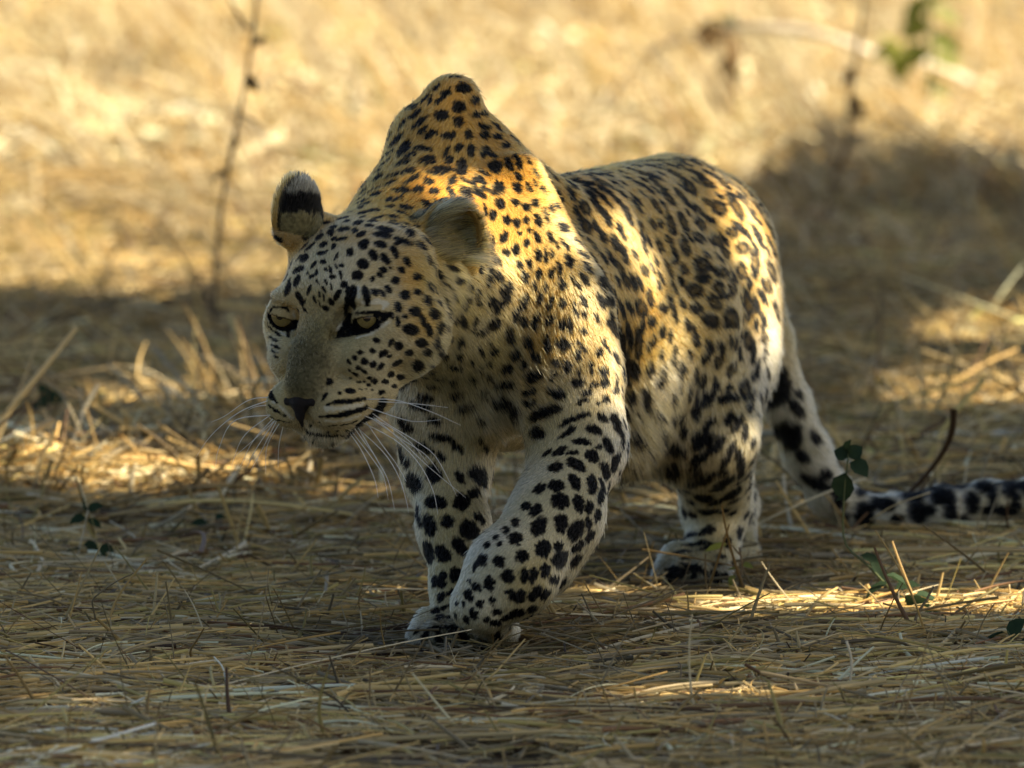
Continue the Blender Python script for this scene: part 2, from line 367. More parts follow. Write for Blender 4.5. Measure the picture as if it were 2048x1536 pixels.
# ------------------------------------------------------------------ coat pattern, traced spot by spot
# each group: origin and scale of the patch it was measured in, then u v half-length half-width angle
SPOTS = {
'A': (500, 320, 3.938, """505 490 40 22 -25;585 495 50 10 -10;735 462 50 18 -12;740 545 50 16 -8;635 570 32 28 90;825 555 28 18 0;545 605 38 22 -45;875 585 34 20 -20;470 605 50 10 -25
480 560 60 10 -25;425 685 52 12 -38;575 665 34 18 -30;660 680 30 18 -70;720 620 45 12 -15;895 665 44 34 -45;1030 665 48 26 15;1160 658 24 14 0;785 725 34 26 -60;975 750 46 28 60
1068 775 50 26 52;1140 725 50 24 65;555 735 30 14 -10;425 770 42 24 -45;500 825 38 12 -50;575 800 24 16 0;635 860 30 12 70;680 760 30 12 -60;890 820 44 36 15;845 910 42 36 0
375 865 50 20 -28;490 915 26 16 -25;525 885 22 14 90;450 895 12 12 0;650 920 24 18 0;715 905 36 12 80;720 830 20 14 0;740 980 28 24 90;965 940 20 20 0;1025 905 26 18 50;1055 870 28 22 20
1105 850 14 8 60;1195 870 28 24 30;1150 950 30 28 0;1240 800 40 22 60;1320 925 30 24 0;370 950 48 22 -70;465 1020 40 14 -65;300 980 50 14 -70;385 1075 40 22 60;415 1125 24 18 -30
300 1020 50 20 -65;580 1020 30 10 60;800 1070 84 34 95;915 1050 58 26 78;690 1060 46 20 -55;640 1120 32 24 60;595 1170 28 18 20;580 1080 24 8 80;985 1040 30 20 30;1040 1050 40 14 45
1090 1020 34 20 60;1225 1065 40 34 50;1320 1045 30 26 0;1395 1110 44 28 65;1300 1195 42 38 20;1170 1160 40 24 80;1225 1235 22 18 0;1450 1220 42 30 60;1475 1135 20 18 0;1165 1270 40 16 85
1270 1335 62 40 15;1410 1340 54 24 72;1500 1330 50 20 100;1350 1440 44 34 0;1470 1445 42 22 -80;1175 1465 34 32 0;1110 1435 34 18 -70;995 1420 26 22 30;965 1505 28 20 30;1260 1510 26 16 0
1395 1510 30 24 0;1130 450 50 18 10;1010 455 60 14 -30;1140 510 52 24 12;1065 548 65 20 12;1045 592 68 22 8;1265 575 38 28 40;1215 640 75 20 22;850 495 45 22 -30;940 520 36 16 5
1295 475 48 24 25;1330 530 45 12 5;1400 445 58 28 60;930 400 60 10 -8;860 415 50 10 -15;1640 960 36 22 0;1700 1140 60 9 -60;1560 1000 50 8 40;1590 860 50 20 20;530 960 24 8 60;600 960 24 8 70
640 1000 26 8 75;510 1100 30 8 70;545 1130 26 8 60;430 1180 30 8 50;545 1060 24 8 80;760 1150 60 18 95;600 720 20 9 -40;660 620 26 10 -30;600 860 20 8 30;680 840 22 8 60"""),
'B': (500, 640, 3.938, """625 490 28 22 -30;585 605 40 13 -55;790 555 38 22 8;700 575 18 14 0;160 590 40 20 60;865 255 26 18 0;825 300 22 20 40;900 325 28 22 0;780 330 26 12 50;965 245 26 20 50
1050 265 38 24 -35;1100 285 20 14 0;1255 255 32 24 0;1395 255 32 30 0;1500 260 36 20 90;970 350 28 24 0;1155 340 44 28 -25;1325 360 42 42 0;1030 370 34 18 -45;850 375 22 18 0;900 405 32 16 30
1425 355 18 18 0;785 400 18 10 40;830 430 26 12 30;1110 430 26 24 0;1185 450 30 22 0;940 455 20 16 0;790 455 14 10 0;1270 470 50 26 -15;1370 440 34 22 0;1430 410 40 14 -50;980 480 24 22 0
1065 485 26 20 0;855 490 20 12 0;900 485 14 14 0;935 512 16 12 0;1140 520 26 16 0;1205 540 34 14 -10;875 545 16 6 0;910 545 12 6 0;960 555 12 8 0;1035 570 26 18 0
500 800 10 9 0;545 805 10 9 0;530 835 9 8 0;615 880 14 12 0;690 870 12 10 0;770 870 14 10 0;480 830 9 8 0;180 150 40 9 25;190 205 36 9 25;190 250 26 8 30;200 290 20 7 30;220 110 30 8 40
440 930 8 24 0;500 955 6 18 0;650 975 12 9 0;1600 485 28 16 0;1480 455 36 14 0;1450 530 50 16 5;1380 620 70 22 10;1340 690 80 26 15;1630 600 50 20 -20
1610 370 60 16 10;1450 800 60 22 15;1690 700 60 22 -20;1220 830 70 34 45;1630 1010 60 26 40;1505 1085 36 26 0;1360 1010 90 28 20;1230 1110 50 20 50;1140 1040 70 22 70;1500 930 80 24 10"""),
'C': (780, 900, 3.571, """165 240 70 48 60;310 170 62 56 70;320 372 72 44 5;510 370 56 56 0;500 200 45 26 50;645 195 80 50 55;605 310 40 34 0;180 470 85 22 75;275 535 75 44 75;410 515 46 46 0;575 580 80 55 50
640 490 50 20 55;275 735 85 34 75;380 745 60 44 70;500 690 70 40 50;320 940 40 24 90;370 930 56 28 95;470 890 46 46 0;360 1050 38 30 -40;440 1020 34 24 0;395 1120 40 14 -30;320 1150 30 20 -20
350 1195 40 24 -40;415 1195 20 16 0;360 50 34 28 90;100 80 50 18 60;1180 125 55 28 -10;1330 105 70 34 30;1450 45 50 40 50;1540 155 65 30 80;1070 275 48 28 -30;1185 255 50 38 10;1320 225 62 34 60
1445 245 68 34 85;1215 360 60 52 20;1350 385 62 34 80;1420 415 46 26 -80;1505 335 60 30 -75;1570 300 70 20 -75;970 400 34 32 0;1040 430 48 34 -50;1485 475 50 20 -70;1225 525 60 46 90;1060 550 66 48 -60
1330 580 75 48 -60;1420 530 50 18 85;895 520 30 30 0;825 575 28 22 90;760 620 18 18 0;780 670 20 18 0;895 630 46 44 0;690 680 28 20 -40;1430 620 50 24 -60;1095 705 58 50 90;940 755 44 44 0
1200 690 38 30 -60;1340 695 58 28 -40;780 795 44 40 0;655 785 44 34 -60;605 830 36 16 95;1215 785 62 46 -60;1110 860 55 32 90;1325 795 56 28 -45;840 905 46 42 90;955 900 55 30 90;1025 900 52 30 -75
565 945 14 12 0;615 980 34 32 0;710 960 50 34 70;1175 930 34 28 0;1225 950 48 34 -45;560 1040 46 22 75;735 1075 30 26 90;840 1010 30 18 0;915 1050 58 42 0;1040 1030 60 32 -50;1115 1030 46 26 -45
475 1100 22 10 90;525 1110 26 13 90;640 1100 30 28 0;595 1170 40 24 75;545 1215 30 18 60;770 1160 40 22 0;905 1170 60 24 -10;1015 1140 40 22 -30;690 1215 22 20 0;760 1240 36 20 0;830 1200 40 18 -10
1600 100 60 20 -75;770 1330 50 18 85;850 1280 26 10 90;470 1190 20 9 80;250 1325 50 22 -60;360 1370 60 26 80;500 1320 70 20 20;590 1380 80 20 30;310 1270 60 18 -10;440 1265 50 14 5;650 1350 40 16 20;450 1400 40 14 70;190 1290 30 8 -60"""),
'D': (900, 640, 4.8, """760 235 44 44 0;935 235 85 28 92;1085 240 68 50 5;1230 220 30 20 60;1290 285 40 20 50;1500 260 85 16 65;1230 345 48 30 90;1435 320 38 32 90;295 310 44 20 65;430 310 44 24 -30;640 350 56 34 -55
830 370 54 42 30;380 225 22 16 0;385 430 30 18 0;205 415 26 16 90;285 470 26 22 0;710 445 50 26 -55;550 480 52 38 -10;1125 445 62 38 95;1020 420 44 24 50;1350 440 40 22 85;1365 510 24 16 90
1480 500 44 42 0;1240 505 36 22 90;220 570 26 26 0;390 560 40 24 0;810 550 85 48 -35;530 630 100 30 -8;1020 530 30 18 0;985 580 28 14 30;1230 605 60 36 5;1385 625 38 28 0;1485 610 42 40 0
1600 580 70 12 85;330 710 40 20 -20;770 700 70 30 -20;1030 710 90 34 15;1310 700 55 24 -10;1590 690 30 30 0;1650 690 56 12 75;520 805 90 44 -5;770 795 60 22 -8;1270 780 60 20 -8;1500 770 34 28 0
640 900 56 44 90;890 900 150 46 -20;1420 810 30 12 0;1670 870 70 28 40;1720 950 50 14 80;840 1090 70 56 0;1200 950 150 24 -22;1130 1080 95 22 -30;1465 940 58 34 40;1600 1000 110 36 70
1385 1055 80 42 15;310 985 34 30 0;150 850 90 24 -20;1260 1165 90 32 8;1430 1220 36 24 30;1520 1210 90 36 60;1660 1160 90 16 88;345 1235 36 28 0;300 1150 30 18 0;1050 1265 80 26 -25
930 1280 50 18 -30;1180 1275 60 20 0;1370 1320 70 44 30;1600 1370 110 20 -75;1210 1390 85 46 25;1010 1410 75 38 -15;1490 1450 80 36 75"""),
'E': (1000, 300, 3.303, """470 290 50 16 60;560 380 50 26 60;640 370 60 20 55;700 440 60 22 60;560 510 50 34 60;640 520 70 20 60;680 580 46 22 60;760 620 60 22 70;800 540 60 16 70;720 480 50 12 60;600 620 50 20 50
820 690 60 20 70;730 720 60 18 60;820 860 50 24 60;780 780 60 20 60;710 890 66 30 50;880 880 60 18 70;920 880 50 16 70;725 1010 44 34 10;800 1050 70 18 65;850 1040 50 20 60;930 1050 60 34 75
740 1120 50 20 70;760 1200 44 30 40;850 1230 90 18 80;800 1250 60 20 80;910 1280 90 24 90;830 1370 70 26 75;880 1450 60 26 80;520 440 60 16 65;600 300 50 18 40;680 220 70 20 25;700 270 60 14 30
800 290 50 12 35;900 330 50 16 45;780 340 40 13 40;830 400 50 15 55;900 370 60 13 50;850 460 40 15 55;1005 490 38 26 55;1060 490 26 22 80;925 505 30 22 60;1030 370 60 22 55;940 570 40 12 60
980 610 50 13 65;1050 640 46 26 70;1115 600 34 18 60;1150 680 60 14 70;1150 740 24 18 0;890 700 34 12 60;950 640 50 12 70;955 800 30 22 60;1000 780 44 12 60;1060 850 60 9 65;1110 790 56 20 65
1030 740 30 11 70;1195 870 30 20 60;1210 790 30 22 70;1045 900 30 12 75;990 990 50 20 80;1070 1050 30 26 0;1140 1030 70 10 85;1110 1000 50 9 80;1160 1110 40 10 85;1205 1020 40 16 70;1000 1130 28 26 0
1125 490 70 22 75;1210 480 75 26 70;1220 640 60 26 75;1320 490 44 36 60;1310 580 44 32 20;1110 320 60 26 45;1040 230 70 20 30;960 250 60 16 30;880 210 70 15 20;940 160 70 20 15;1020 180 60 18 20
1190 300 60 22 45;1230 350 80 18 40;1320 410 70 22 40;1380 460 50 20 30;1160 165 70 24 25;1245 245 62 42 55;1280 150 60 18 15;1360 215 60 30 30;1390 160 60 18 20;1470 220 56 26 50;1440 385 56 42 40
1370 350 40 18 30;1560 380 90 26 60;1630 360 95 28 60;1600 530 80 20 45;1530 545 36 32 30;1425 600 46 44 0;1480 680 44 34 0;1600 650 42 38 0;1700 570 80 17 65;1770 520 66 26 50;1790 640 80 18 65
1330 760 50 44 0;1340 850 46 32 0;1470 810 44 32 0;1585 800 50 30 85;1680 740 80 26 85;1680 830 30 18 80;1790 800 75 26 70;1640 880 44 17 80;1440 910 36 36 0;1530 900 70 28 100;1490 960 50 18 -20
1280 930 50 42 0;1290 1050 40 34 0;1410 1010 55 34 50;1625 1020 90 44 80;1690 1030 60 18 75;1760 900 50 26 60;1730 970 56 18 60;1820 1060 60 20 70;1390 1130 60 40 30;1520 1110 58 46 90;1740 1130 44 18 80
1700 470 40 14 50;1520 230 60 12 40;1600 280 70 10 45;1700 390 60 12 55;860 130 60 14 10;1000 110 70 12 5;1140 110 60 14 10"""),
'F': (920, 400, 5.69, """465 50 56 48 90;635 30 46 34 0;760 85 44 38 90;860 30 44 34 90;285 125 70 26 85;370 180 60 40 85;535 230 46 44 0;655 265 50 38 90;758 230 38 32 90;895 240 72 36 75;990 180 90 20 75
1050 110 60 20 65;1110 70 60 24 60;1180 320 66 40 60;500 430 72 42 -60;680 380 24 20 90;795 355 36 28 90;880 430 66 38 75;1035 425 60 26 70;755 490 44 32 90;360 500 85 30 92;1110 520 50 14 70
1200 520 85 22 55;520 600 42 38 -60;635 575 60 42 90;890 630 66 30 85;980 650 80 18 92;1050 610 50 20 90;245 620 50 20 90;1245 700 75 40 70;665 750 52 36 90;790 735 62 28 85;1135 775 85 26 80
740 885 60 34 90;900 845 60 34 90;1045 840 70 26 -72;250 800 66 22 92;340 850 130 26 95;430 880 70 48 50;1410 890 90 30 58;1460 780 70 24 60;1300 920 50 15 70;1345 980 60 15 60;1165 970 66 36 75
850 1010 46 20 90;980 1010 60 16 -85;360 1170 56 56 0;190 1100 80 18 -75;110 1010 44 30 90;235 1185 30 24 0;905 1140 66 30 -75;1040 1170 90 30 -70;1170 1190 50 40 90;1410 1150 76 30 62
1320 1260 100 20 72;60 1200 110 16 -60;720 1390 56 48 -40;865 1400 90 26 -65;1020 1380 66 36 -45;1160 1430 60 42 90;1250 1430 90 32 85;1410 1310 50 30 50;1560 1360 80 16 62;390 1420 85 50 -35
170 1385 56 16 -45;30 1390 80 38 70;140 1460 40 22 -50;260 1510 80 26 -20;1400 1500 44 34 90"""),
'G': (1200, 640, 5.689, """585 40 50 48 0;705 140 66 34 90;795 190 80 20 95;860 380 80 20 88;830 500 44 28 95;430 290 120 36 92;550 310 70 24 92;610 240 60 18 95;700 400 60 22 95;570 570 90 30 98;730 600 90 22 92
680 720 50 34 -50;530 930 120 50 88;450 1090 40 28 90;370 900 100 36 95;670 1100 60 34 20;650 1180 40 14 -20;830 920 70 26 95;900 790 60 14 100;1080 200 130 38 80;1240 310 80 40 75;1190 450 80 36 -60
1370 320 70 40 70;1350 470 90 44 -60;1490 570 100 48 -60;1400 910 60 48 0;1520 890 50 46 0;1470 790 60 24 -50;1640 800 120 58 90;1530 270 80 48 -75;1670 230 110 55 80;1740 380 130 28 95
1860 230 60 42 90;1870 390 80 14 100;1790 540 100 22 100;1760 640 60 38 -60;1240 1190 100 46 -50;1140 1330 120 46 -35;1470 1130 90 48 -60;1570 1180 120 52 -60;1650 1280 120 34 90;1730 880 80 28 -65
1700 1000 60 28 -80;1310 1440 110 58 -40;1500 1440 80 28 -60;1730 1420 80 26 -75;900 1120 70 36 -40;830 1440 60 38 20;700 1440 50 38 0;430 1380 110 66 20;1250 40 80 50 20;1440 40 60 50 80;1540 50 60 44 80;1770 60 80 26 90
1860 60 80 30 95;230 180 110 34 75;320 200 110 30 80;130 40 60 50 0;290 560 160 30 85;430 560 60 20 85"""),
'H': (1200, 740, 2.415, """340 380 50 24 10;350 480 46 26 10;500 350 60 24 -30;480 430 50 22 -30;560 370 60 22 -40;480 535 60 20 -10;600 545 55 28 -35;640 600 50 18 -35;500 620 46 17 5;680 470 70 18 88;610 430 60 16 -60
730 500 40 10 100;520 685 44 12 0;590 680 36 9 -10;120 530 36 28 0;205 515 28 16 0;720 600 30 9 100;430 800 50 12 -10;470 840 60 11 -15;390 880 50 9 -15;520 860 50 9 -15;590 900 26 12 0;640 940 16 11 0
690 820 14 9 90;560 940 26 10 0;510 1000 20 9 60;610 1005 28 10 60;350 960 30 10 -20;560 640 40 12 -20;450 950 30 9 -10;420 910 30 8 -10;640 690 26 9 -30;370 985 50 22 -20;455 955 50 16 10;560 1000 40 18 60;330 1030 36 12 -60;450 1020 40 16 80;280 1020 26 10 -70;520 1040 26 10 70
870 70 90 48 80;960 120 30 14 60;860 300 40 24 80;980 420 40 26 40;1130 580 36 26 30;1440 720 30 24 0;1330 640 30 26 0;1600 680 24 20 0;1760 720 22 20 0;1960 680 30 24 0;1180 710 24 20 0;1580 560 40 14 0;810 160 50 30 0;920 320 70 50 70;950 190 50 26 50;1040 330 40 20 50;1030 540 70 26 30;1095 505 34 30 0;1250 580 36 26 0;1280 700 56 46 90;1380 650 50 34 0;1540 690 50 50 0;1510 610 60 24 0
1660 610 60 36 0;1700 690 70 26 90;1700 560 80 18 -5;1800 640 50 36 90;1880 680 40 22 0;1850 560 40 26 0;1900 600 70 22 90;1980 560 50 34 0;2010 640 60 22 90;1150 640 30 30 0;2080 560 50 40 0;1930 680 40 20 0"""),
'I': (700, 130, 5.12, """1165 235 80 48 12;1295 360 46 42 0;1115 430 62 56 0;935 515 64 56 0;1105 580 52 48 0;1290 518 48 36 0;1375 500 34 20 0;940 335 110 26 -42;985 280 46 30 -20;820 360 56 18 -60;670 505 80 24 -38
720 585 105 24 -42;750 665 66 24 -42;825 710 76 36 -30;1015 720 68 40 -10;1215 715 50 38 90;1385 635 64 34 22;1380 725 50 38 0;1520 735 42 30 20;1600 830 42 30 15;1240 875 62 40 90;1115 850 48 34 -40
990 885 64 24 -62;555 860 95 40 -52;465 780 100 24 -50;740 855 90 26 5;620 920 70 20 -28;780 965 90 28 -12;820 1010 56 15 -20;1010 975 46 32 -50;930 1080 88 44 2;1145 1050 80 50 90;1485 1050 66 66 0
1625 1005 76 36 58;1715 970 85 30 68;1720 1145 52 28 50;1720 1265 50 34 60;1840 1255 48 24 62;1525 1255 58 54 90;1540 1420 50 46 90;1695 1405 42 30 10;1815 1460 40 30 60;1900 1410 40 28 50
350 1010 80 22 -50;600 1085 58 30 -5;480 1120 110 14 -15;650 1160 80 24 -30;590 1205 50 20 -15;810 1190 50 34 15;420 1210 60 18 -25;290 1150 60 26 -45;260 1330 56 32 -8;700 1280 56 40 10;870 1300 52 34 -5
1045 1180 60 36 -45;1035 1300 70 26 62;1185 1310 80 46 58;815 1440 90 34 28;955 1415 70 32 52;400 1385 50 30 -55;500 1370 90 14 -45;570 1460 70 34 5;800 1510 50 26 30;150 1430 60 18 -20;240 1280 100 12 -30
1510 640 70 16 40;1690 770 70 18 45;1900 930 60 18 40;1830 970 60 10 50;1910 1110 60 13 65;1900 1210 50 13 60;1990 1290 60 14 70;1080 120 70 14 5;890 230 50 16 -40;760 350 90 12 -45;540 600 90 12 -58"""),
}
# strokes: chains of (u, v, half-width); the first letter names the patch, k is the kind (b black, w white, g grey-brown)
STROKES = [
('B','b',"770 915 30;900 850 44;1000 760 52;1045 660 44"),
('A','b',"700 1390 22;760 1290 32;785 1225 22;850 1205 17;940 1202 18;1030 1215 26;1110 1218 24;1130 1250 10"),
('A','b',"700 1390 20;790 1372 34;900 1352 30;990 1310 26;1060 1240 26"),
('A','b',"770 1310 44;790 1345 40"),('A','b',"675 1400 10;700 1370 16"),
('A','w',"700 1330 24;730 1280 10"),('A','w',"840 1400 10;940 1375 12;1030 1315 12;1100 1270 14"),('A','w',"880 1120 12;1000 1110 26;1080 1130 20;1050 1170 14"),
('A','w',"850 1000 14;860 1080 14"),
('A','b',"95 1152 5;180 1158 14;290 1165 14;310 1190 8"),('A','b',"165 1180 16;185 1250 20;240 1302 24;305 1322 22;300 1390 12"),
('A','w',"138 1200 10;155 1270 12;215 1330 12;285 1385 10"),('A','b',"112 1230 8;140 1300 9;200 1360 9;235 1395 5"),
('A','w',"340 1190 10;350 1280 12;330 1350 8"),
('B','b',"610 665 12;700 645 20;800 640 21;905 620 16"),('B','b',"540 760 8;640 755 17;720 745 24;820 720 26;920 690 20"),
('B','b',"560 835 7;650 830 9;760 820 10;840 795 10"),('B','b',"780 905 14;850 880 30;930 790 40;1000 710 38;1040 640 32"),
('B','b',"408 850 7;450 885 12;560 915 13;700 905 12;800 895 12"),('B','b',"120 665 10;200 712 17;285 760 10"),('B','b',"165 765 6;230 792 8;320 805 6"),
('B','b',"125 560 12;180 600 17;212 650 7"),('B','w',"440 960 30;600 990 30;740 960 26"),('B','w',"430 800 26;450 850 12;560 880 10"),
('B','w',"340 860 26;390 940 20"),('B','w',"600 702 20;760 692 20;890 662 16"),('B','w',"600 795 16;760 785 17;870 748 12"),('B','w',"180 635 10;260 700 14;330 770 14"),
('B','g',"370 200 4;430 400 5;510 560 5"),
('G','b',"1130 720 44;1080 850 40;1110 960 40;1190 960 45;1270 870 45;1310 740 34"),
('F','b',"500 980 38;575 1000 48;545 1110 46;450 1200 50;395 1275 40"),('F','b',"745 1110 42;735 1190 48;650 1290 32;618 1380 24"),
('I','b',"1400 855 44;1385 880 44;1350 945 32"),('I','b',"1320 1150 34;1265 1210 34;1290 1290 34;1350 1290 34;1370 1210 30;1330 1150 34"),
('E','b',"270 90 14;420 150 20;560 235 26;680 315 24;740 390 16"),('E','b',"480 160 12;640 118 18;900 84 18;1150 72 16;1290 72 18;1400 110 12"),
]
# flow of the coat where it is seen: x y angle (clockwise from right) length_mm lift
FLOWS = """620 720 -85 3.5 .35;600 640 -95 4 .4;650 580 -80 5 .4;650 520 -75 6 .4;700 440 -55 8 .4;640 460 -90 7 .4;760 480 -20 8 .4;800 560 10 8 .4;800 700 25 7 .35;850 640 15 9 .4;870 700 40 14 .5
760 730 20 6 .3;700 700 30 5 .3;650 880 80 9 .6;700 880 60 8 .5;680 820 15 4 .3;740 780 20 5 .3;545 700 130 6 .4;545 800 160 4 .3;600 780 -90 3 .3;580 520 -110 7 .4;560 580 -120 6 .4;860 570 50 17 .6;845 520 35 15 .6;870 610 45 18 .6;835 600 30 12 .5;860 500 40 10 .5
900 600 60 16 .5;780 400 -35 12 .4;850 370 -30 13 .35;830 250 -55 11 .35;900 200 -70 10 .35;930 200 80 10 .35;920 300 -80 11 .35;980 330 65 12 .35;1000 260 45 10 .35;1100 350 45 12 .35;1100 560 68 13 .35
1000 450 75 12 .35;1000 600 65 14 .4;1000 700 55 17 .45;930 700 65 18 .45;950 760 60 22 .5;1000 820 50 24 .5;1060 780 40 18 .4;1060 850 30 20 .4;1150 700 70 13 .35;1170 620 75 12 .35;1200 740 75 12 .35;1190 820 100 11 .35
1150 900 115 9 .35;1100 1000 125 8 .35;1020 1120 130 8 .35;950 1200 120 7 .35;1000 1230 100 8 .4;880 900 95 12 .4;850 850 90 14 .45;900 1000 92 9 .35;900 1120 92 8 .35;890 1220 95 7 .35;860 1280 120 7 .35;930 1290 80 7 .35
1250 500 62 13 .35;1200 420 50 12 .3;1300 400 40 12 .3;1350 650 62 15 .4;1330 760 58 22 .45;1300 860 55 30 .5;1260 930 60 34 .5;1330 930 70 30 .5;1380 340 15 11 .35;1450 380 35 12 .35;1450 500 60 13 .35;1530 560 80 13 .35
1500 700 88 14 .4;1430 700 75 15 .4;1430 800 80 18 .4;1400 880 90 16 .4;1480 880 98 14 .4;1440 980 98 10 .35;1440 1080 95 9 .35;1500 1080 90 10 .4;1380 1150 120 8 .35;1450 1160 70 8 .35;1250 320 5 11 .3;1180 350 20 11 .3
1590 850 70 17 .5;1650 960 55 17 .5;1750 1030 5 16 .5;1850 1060 10 16 .5;1950 1010 -5 16 .5;1540 720 80 17 .5"""
# coat colour between the spots, sunlit shoulder and flank strips painted paler: x y then weight towards gold, pale, white, grey-brown
TONES = """620 720 0 0 0 1;600 760 0 0 0 1;640 660 0 .2 0 .8;590 700 0 0 0 1;640 600 .05 .5 .15 .3;650 520 .05 .7 .25 0;600 520 .15 .6 .25 0;700 470 .5 .4 .1 0;760 560 .15 .6 .25 0;670 560 0 .4 .6 0;700 510 .1 .5 .4 0;800 440 1 0 0 0;850 640 .6 .4 0 0;830 560 .7 .3 0 0;760 730 0 .55 .45 0;800 700 .1 .6 .3 0
700 700 0 .6 .2 .2;700 790 .2 .6 .2 0;650 885 0 0 1 0;700 880 0 0 1 0;545 690 0 .7 .3 0;550 800 0 .8 .2 0;680 860 .1 .7 .2 0;870 720 0 .8 .2 0;850 370 1.35 0 0 0;920 370 1.25 0 0 0;800 400 1.3 0 0 0;1130 470 .45 .5 .05 0;1160 560 .45 .5 .05 0;1190 640 .45 .5 .05 0;1225 740 .3 .6 .1 0;1255 450 .7 .3 0 0;1310 570 .6 .4 0 0;1340 680 .5 .45 .05 0;1200 380 .8 .2 0 0;780 350 1 0 0 .2;900 250 1 0 0 0
950 300 1 0 0 0;850 250 .9 0 0 .1;1050 350 1 0 0 0;1030 450 .8 .2 0 0;1000 540 .5 .5 0 0;950 600 .3 .7 0 0;960 680 .1 .7 .2 0;1000 700 .1 .8 .1 0;930 800 0 .6 .3 .1;1000 830 0 .5 .5 0;1100 600 .8 .2 0 0;1100 700 .8 .2 0 0
1200 720 .7 .3 0 0;1100 760 .3 .5 .2 0;1150 820 .1 .6 .3 0;1150 900 0 .6 .4 0;1100 1000 0 .6 .4 0;1020 1120 0 .5 .5 0;950 1200 0 .4 .6 0;980 1080 0 .1 .9 0;1050 1150 .1 .8 .1 0;1050 960 0 .2 .8 0;850 850 0 .3 .7 0;900 950 .1 .6 .3 0
890 1050 .1 .7 .2 0;890 1150 0 .8 .2 0;880 1275 0 0 .1 .9;930 1278 0 0 0 1;840 1275 0 0 .5 .5;900 1250 0 0 .2 .8;1020 1280 0 .2 .4 .4;1200 450 .9 .1 0 0;1300 450 1 0 0 0;1250 600 .9 .1 0 0;1300 600 1 0 0 0;1310 700 .6 .4 0 0;1330 760 .2 .4 .4 0;1320 850 .1 .7 .2 0
1280 920 0 .7 .2 .1;1380 350 1 0 0 0;1450 450 1 0 0 0;1500 600 .9 .1 0 0;1400 560 .7 .3 0 0;1400 650 .5 .5 0 0;1450 750 .3 .6 .1 0;1400 800 .2 .6 .2 0;1450 900 .1 .6 .3 0;1400 950 .1 .5 .4 0;1440 1040 .1 .6 .3 0;1360 1060 0 .6 .4 0
1400 1110 0 .5 .2 .3;1380 1150 0 0 .1 .9;1335 1150 0 0 .2 .8;1440 1150 0 0 .3 .7;1400 1125 0 .1 .3 .6;1500 1080 0 .6 .3 .1;1540 760 0 .2 .8 0;1590 850 0 .3 .7 0;1560 880 .1 .4 .2 .3;1660 960 0 .1 .9 0;1750 1040 0 0 1 0;1900 1020 0 0 1 0;580 380 0 0 .5 .5;950 440 .1 .7 0 .2;1240 870 0 .2 .8 0"""
ORANGE = np.array([0.52, 0.21, 0.025]); GOLD = np.array([0.47, 0.248, 0.050]); PALE = np.array([0.44, 0.35, 0.135]); WHITE = np.array([0.60, 0.555, 0.41]); GREYB = np.array([0.085, 0.072, 0.033])

# ------------------------------------------------------------------ body mesh
lo_, g_ = build_grid(0.0042)
Vc, Fc = surface_nets(lo_, 0.0042, g_)
Vc = project_sdf(Vc, 2)
bvh = BVHTree.FromPolygons([tuple(v) for v in Vc], [tuple(f) for f in Fc.tolist()])
def hit(px, py, mx=40):
    d = ray(px, py)
    r = bvh.ray_cast(Vector(CAM), Vector(d), mx)
    if r[0] is None:
        return None
    return np.array(r[0]), np.array(r[1])
def near_hit(px, py, cx=None, cy=None):
    """the surface point seen at (px,py); just past an outline, the closest surface point"""
    r = hit(px, py)
    if r is not None: return r
    for rad in (6, 12, 20):
        for k in range(8):
            r = hit(px+rad*math.cos(k*math.pi/4), py+rad*math.sin(k*math.pi/4))
            if r is not None: return r
    return None
def tangent_vec(p, n, px, py, dx, dy):
    """the vector in the tangent plane at p that is seen as (dx,dy) pixels; its stretch is limited"""
    v = ray(px, py)
    nn = n.copy()
    c = -(nn@v)
    if c < 0.38: nn = norm(nn - v*(0.38-c+0.12))
    d = ray(px+dx, py+dy)
    t = ((p-CAM)@nn)/(d@nn)
    return CAM + d*t - p
ST = []           # centre, ea, eb, normal, rmax, kind
def add_spot(px, py, a, b, ang, kind='b'):
    r = near_hit(px, py)
    if r is None: return
    p, n = r
    qx, qy = proj(p)
    ca, sa = math.cos(math.radians(ang)), math.sin(math.radians(ang))
    ea = tangent_vec(p, n, qx, qy, a*ca, a*sa)
    eb = tangent_vec(p, n, qx, qy, -b*sa, b*ca)
    ST.append((p, ea, eb, kind))
for key, (ox, oy, sc, txt) in SPOTS.items():
    for row in txt.replace('\n', ';').split(';'):
        f = [float(q) for q in row.split()]
        if len(f) != 5: continue
        x, y = ox+f[0]/sc, oy+f[1]/sc
        if key == 'A' and y < 428 and x > 700: continue
        if key == 'D' and y < 668: continue
        if key == 'H' and f[0] > 765: f[2] *= 0.95; f[3] *= 0.95
        if key == 'E': f[2] *= 1.06; f[3] *= 1.06
        if key == 'G' and f[1] > 1050: f[2] *= 0.86; f[3] *= 0.86
        add_spot(x, y, f[2]/sc, f[3]/sc, f[4], 'r' if key in 'EG' else 'b')
def stroke_pts(key, txt):
    ox, oy, sc, _ = SPOTS[key]
    q = [[float(v) for v in r.split()] for r in txt.split(';')]
    return [(ox+a[0]/sc, oy+a[1]/sc, a[2]/sc) for a in q]
SEG = []
for key, kind, txt in STROKES:
    pts = stroke_pts(key, txt)
    h3 = [(near_hit(x, y), w) for x, y, w in pts]
    h3 = [(h[0], w*U(8.0)) for h, w in h3 if h is not None]
    for (a, wa), (b, wb) in zip(h3[:-1], h3[1:]):
        if np.linalg.norm(a-b) < 0.09: SEG.append((a, b, wa, wb, kind))
FL = []
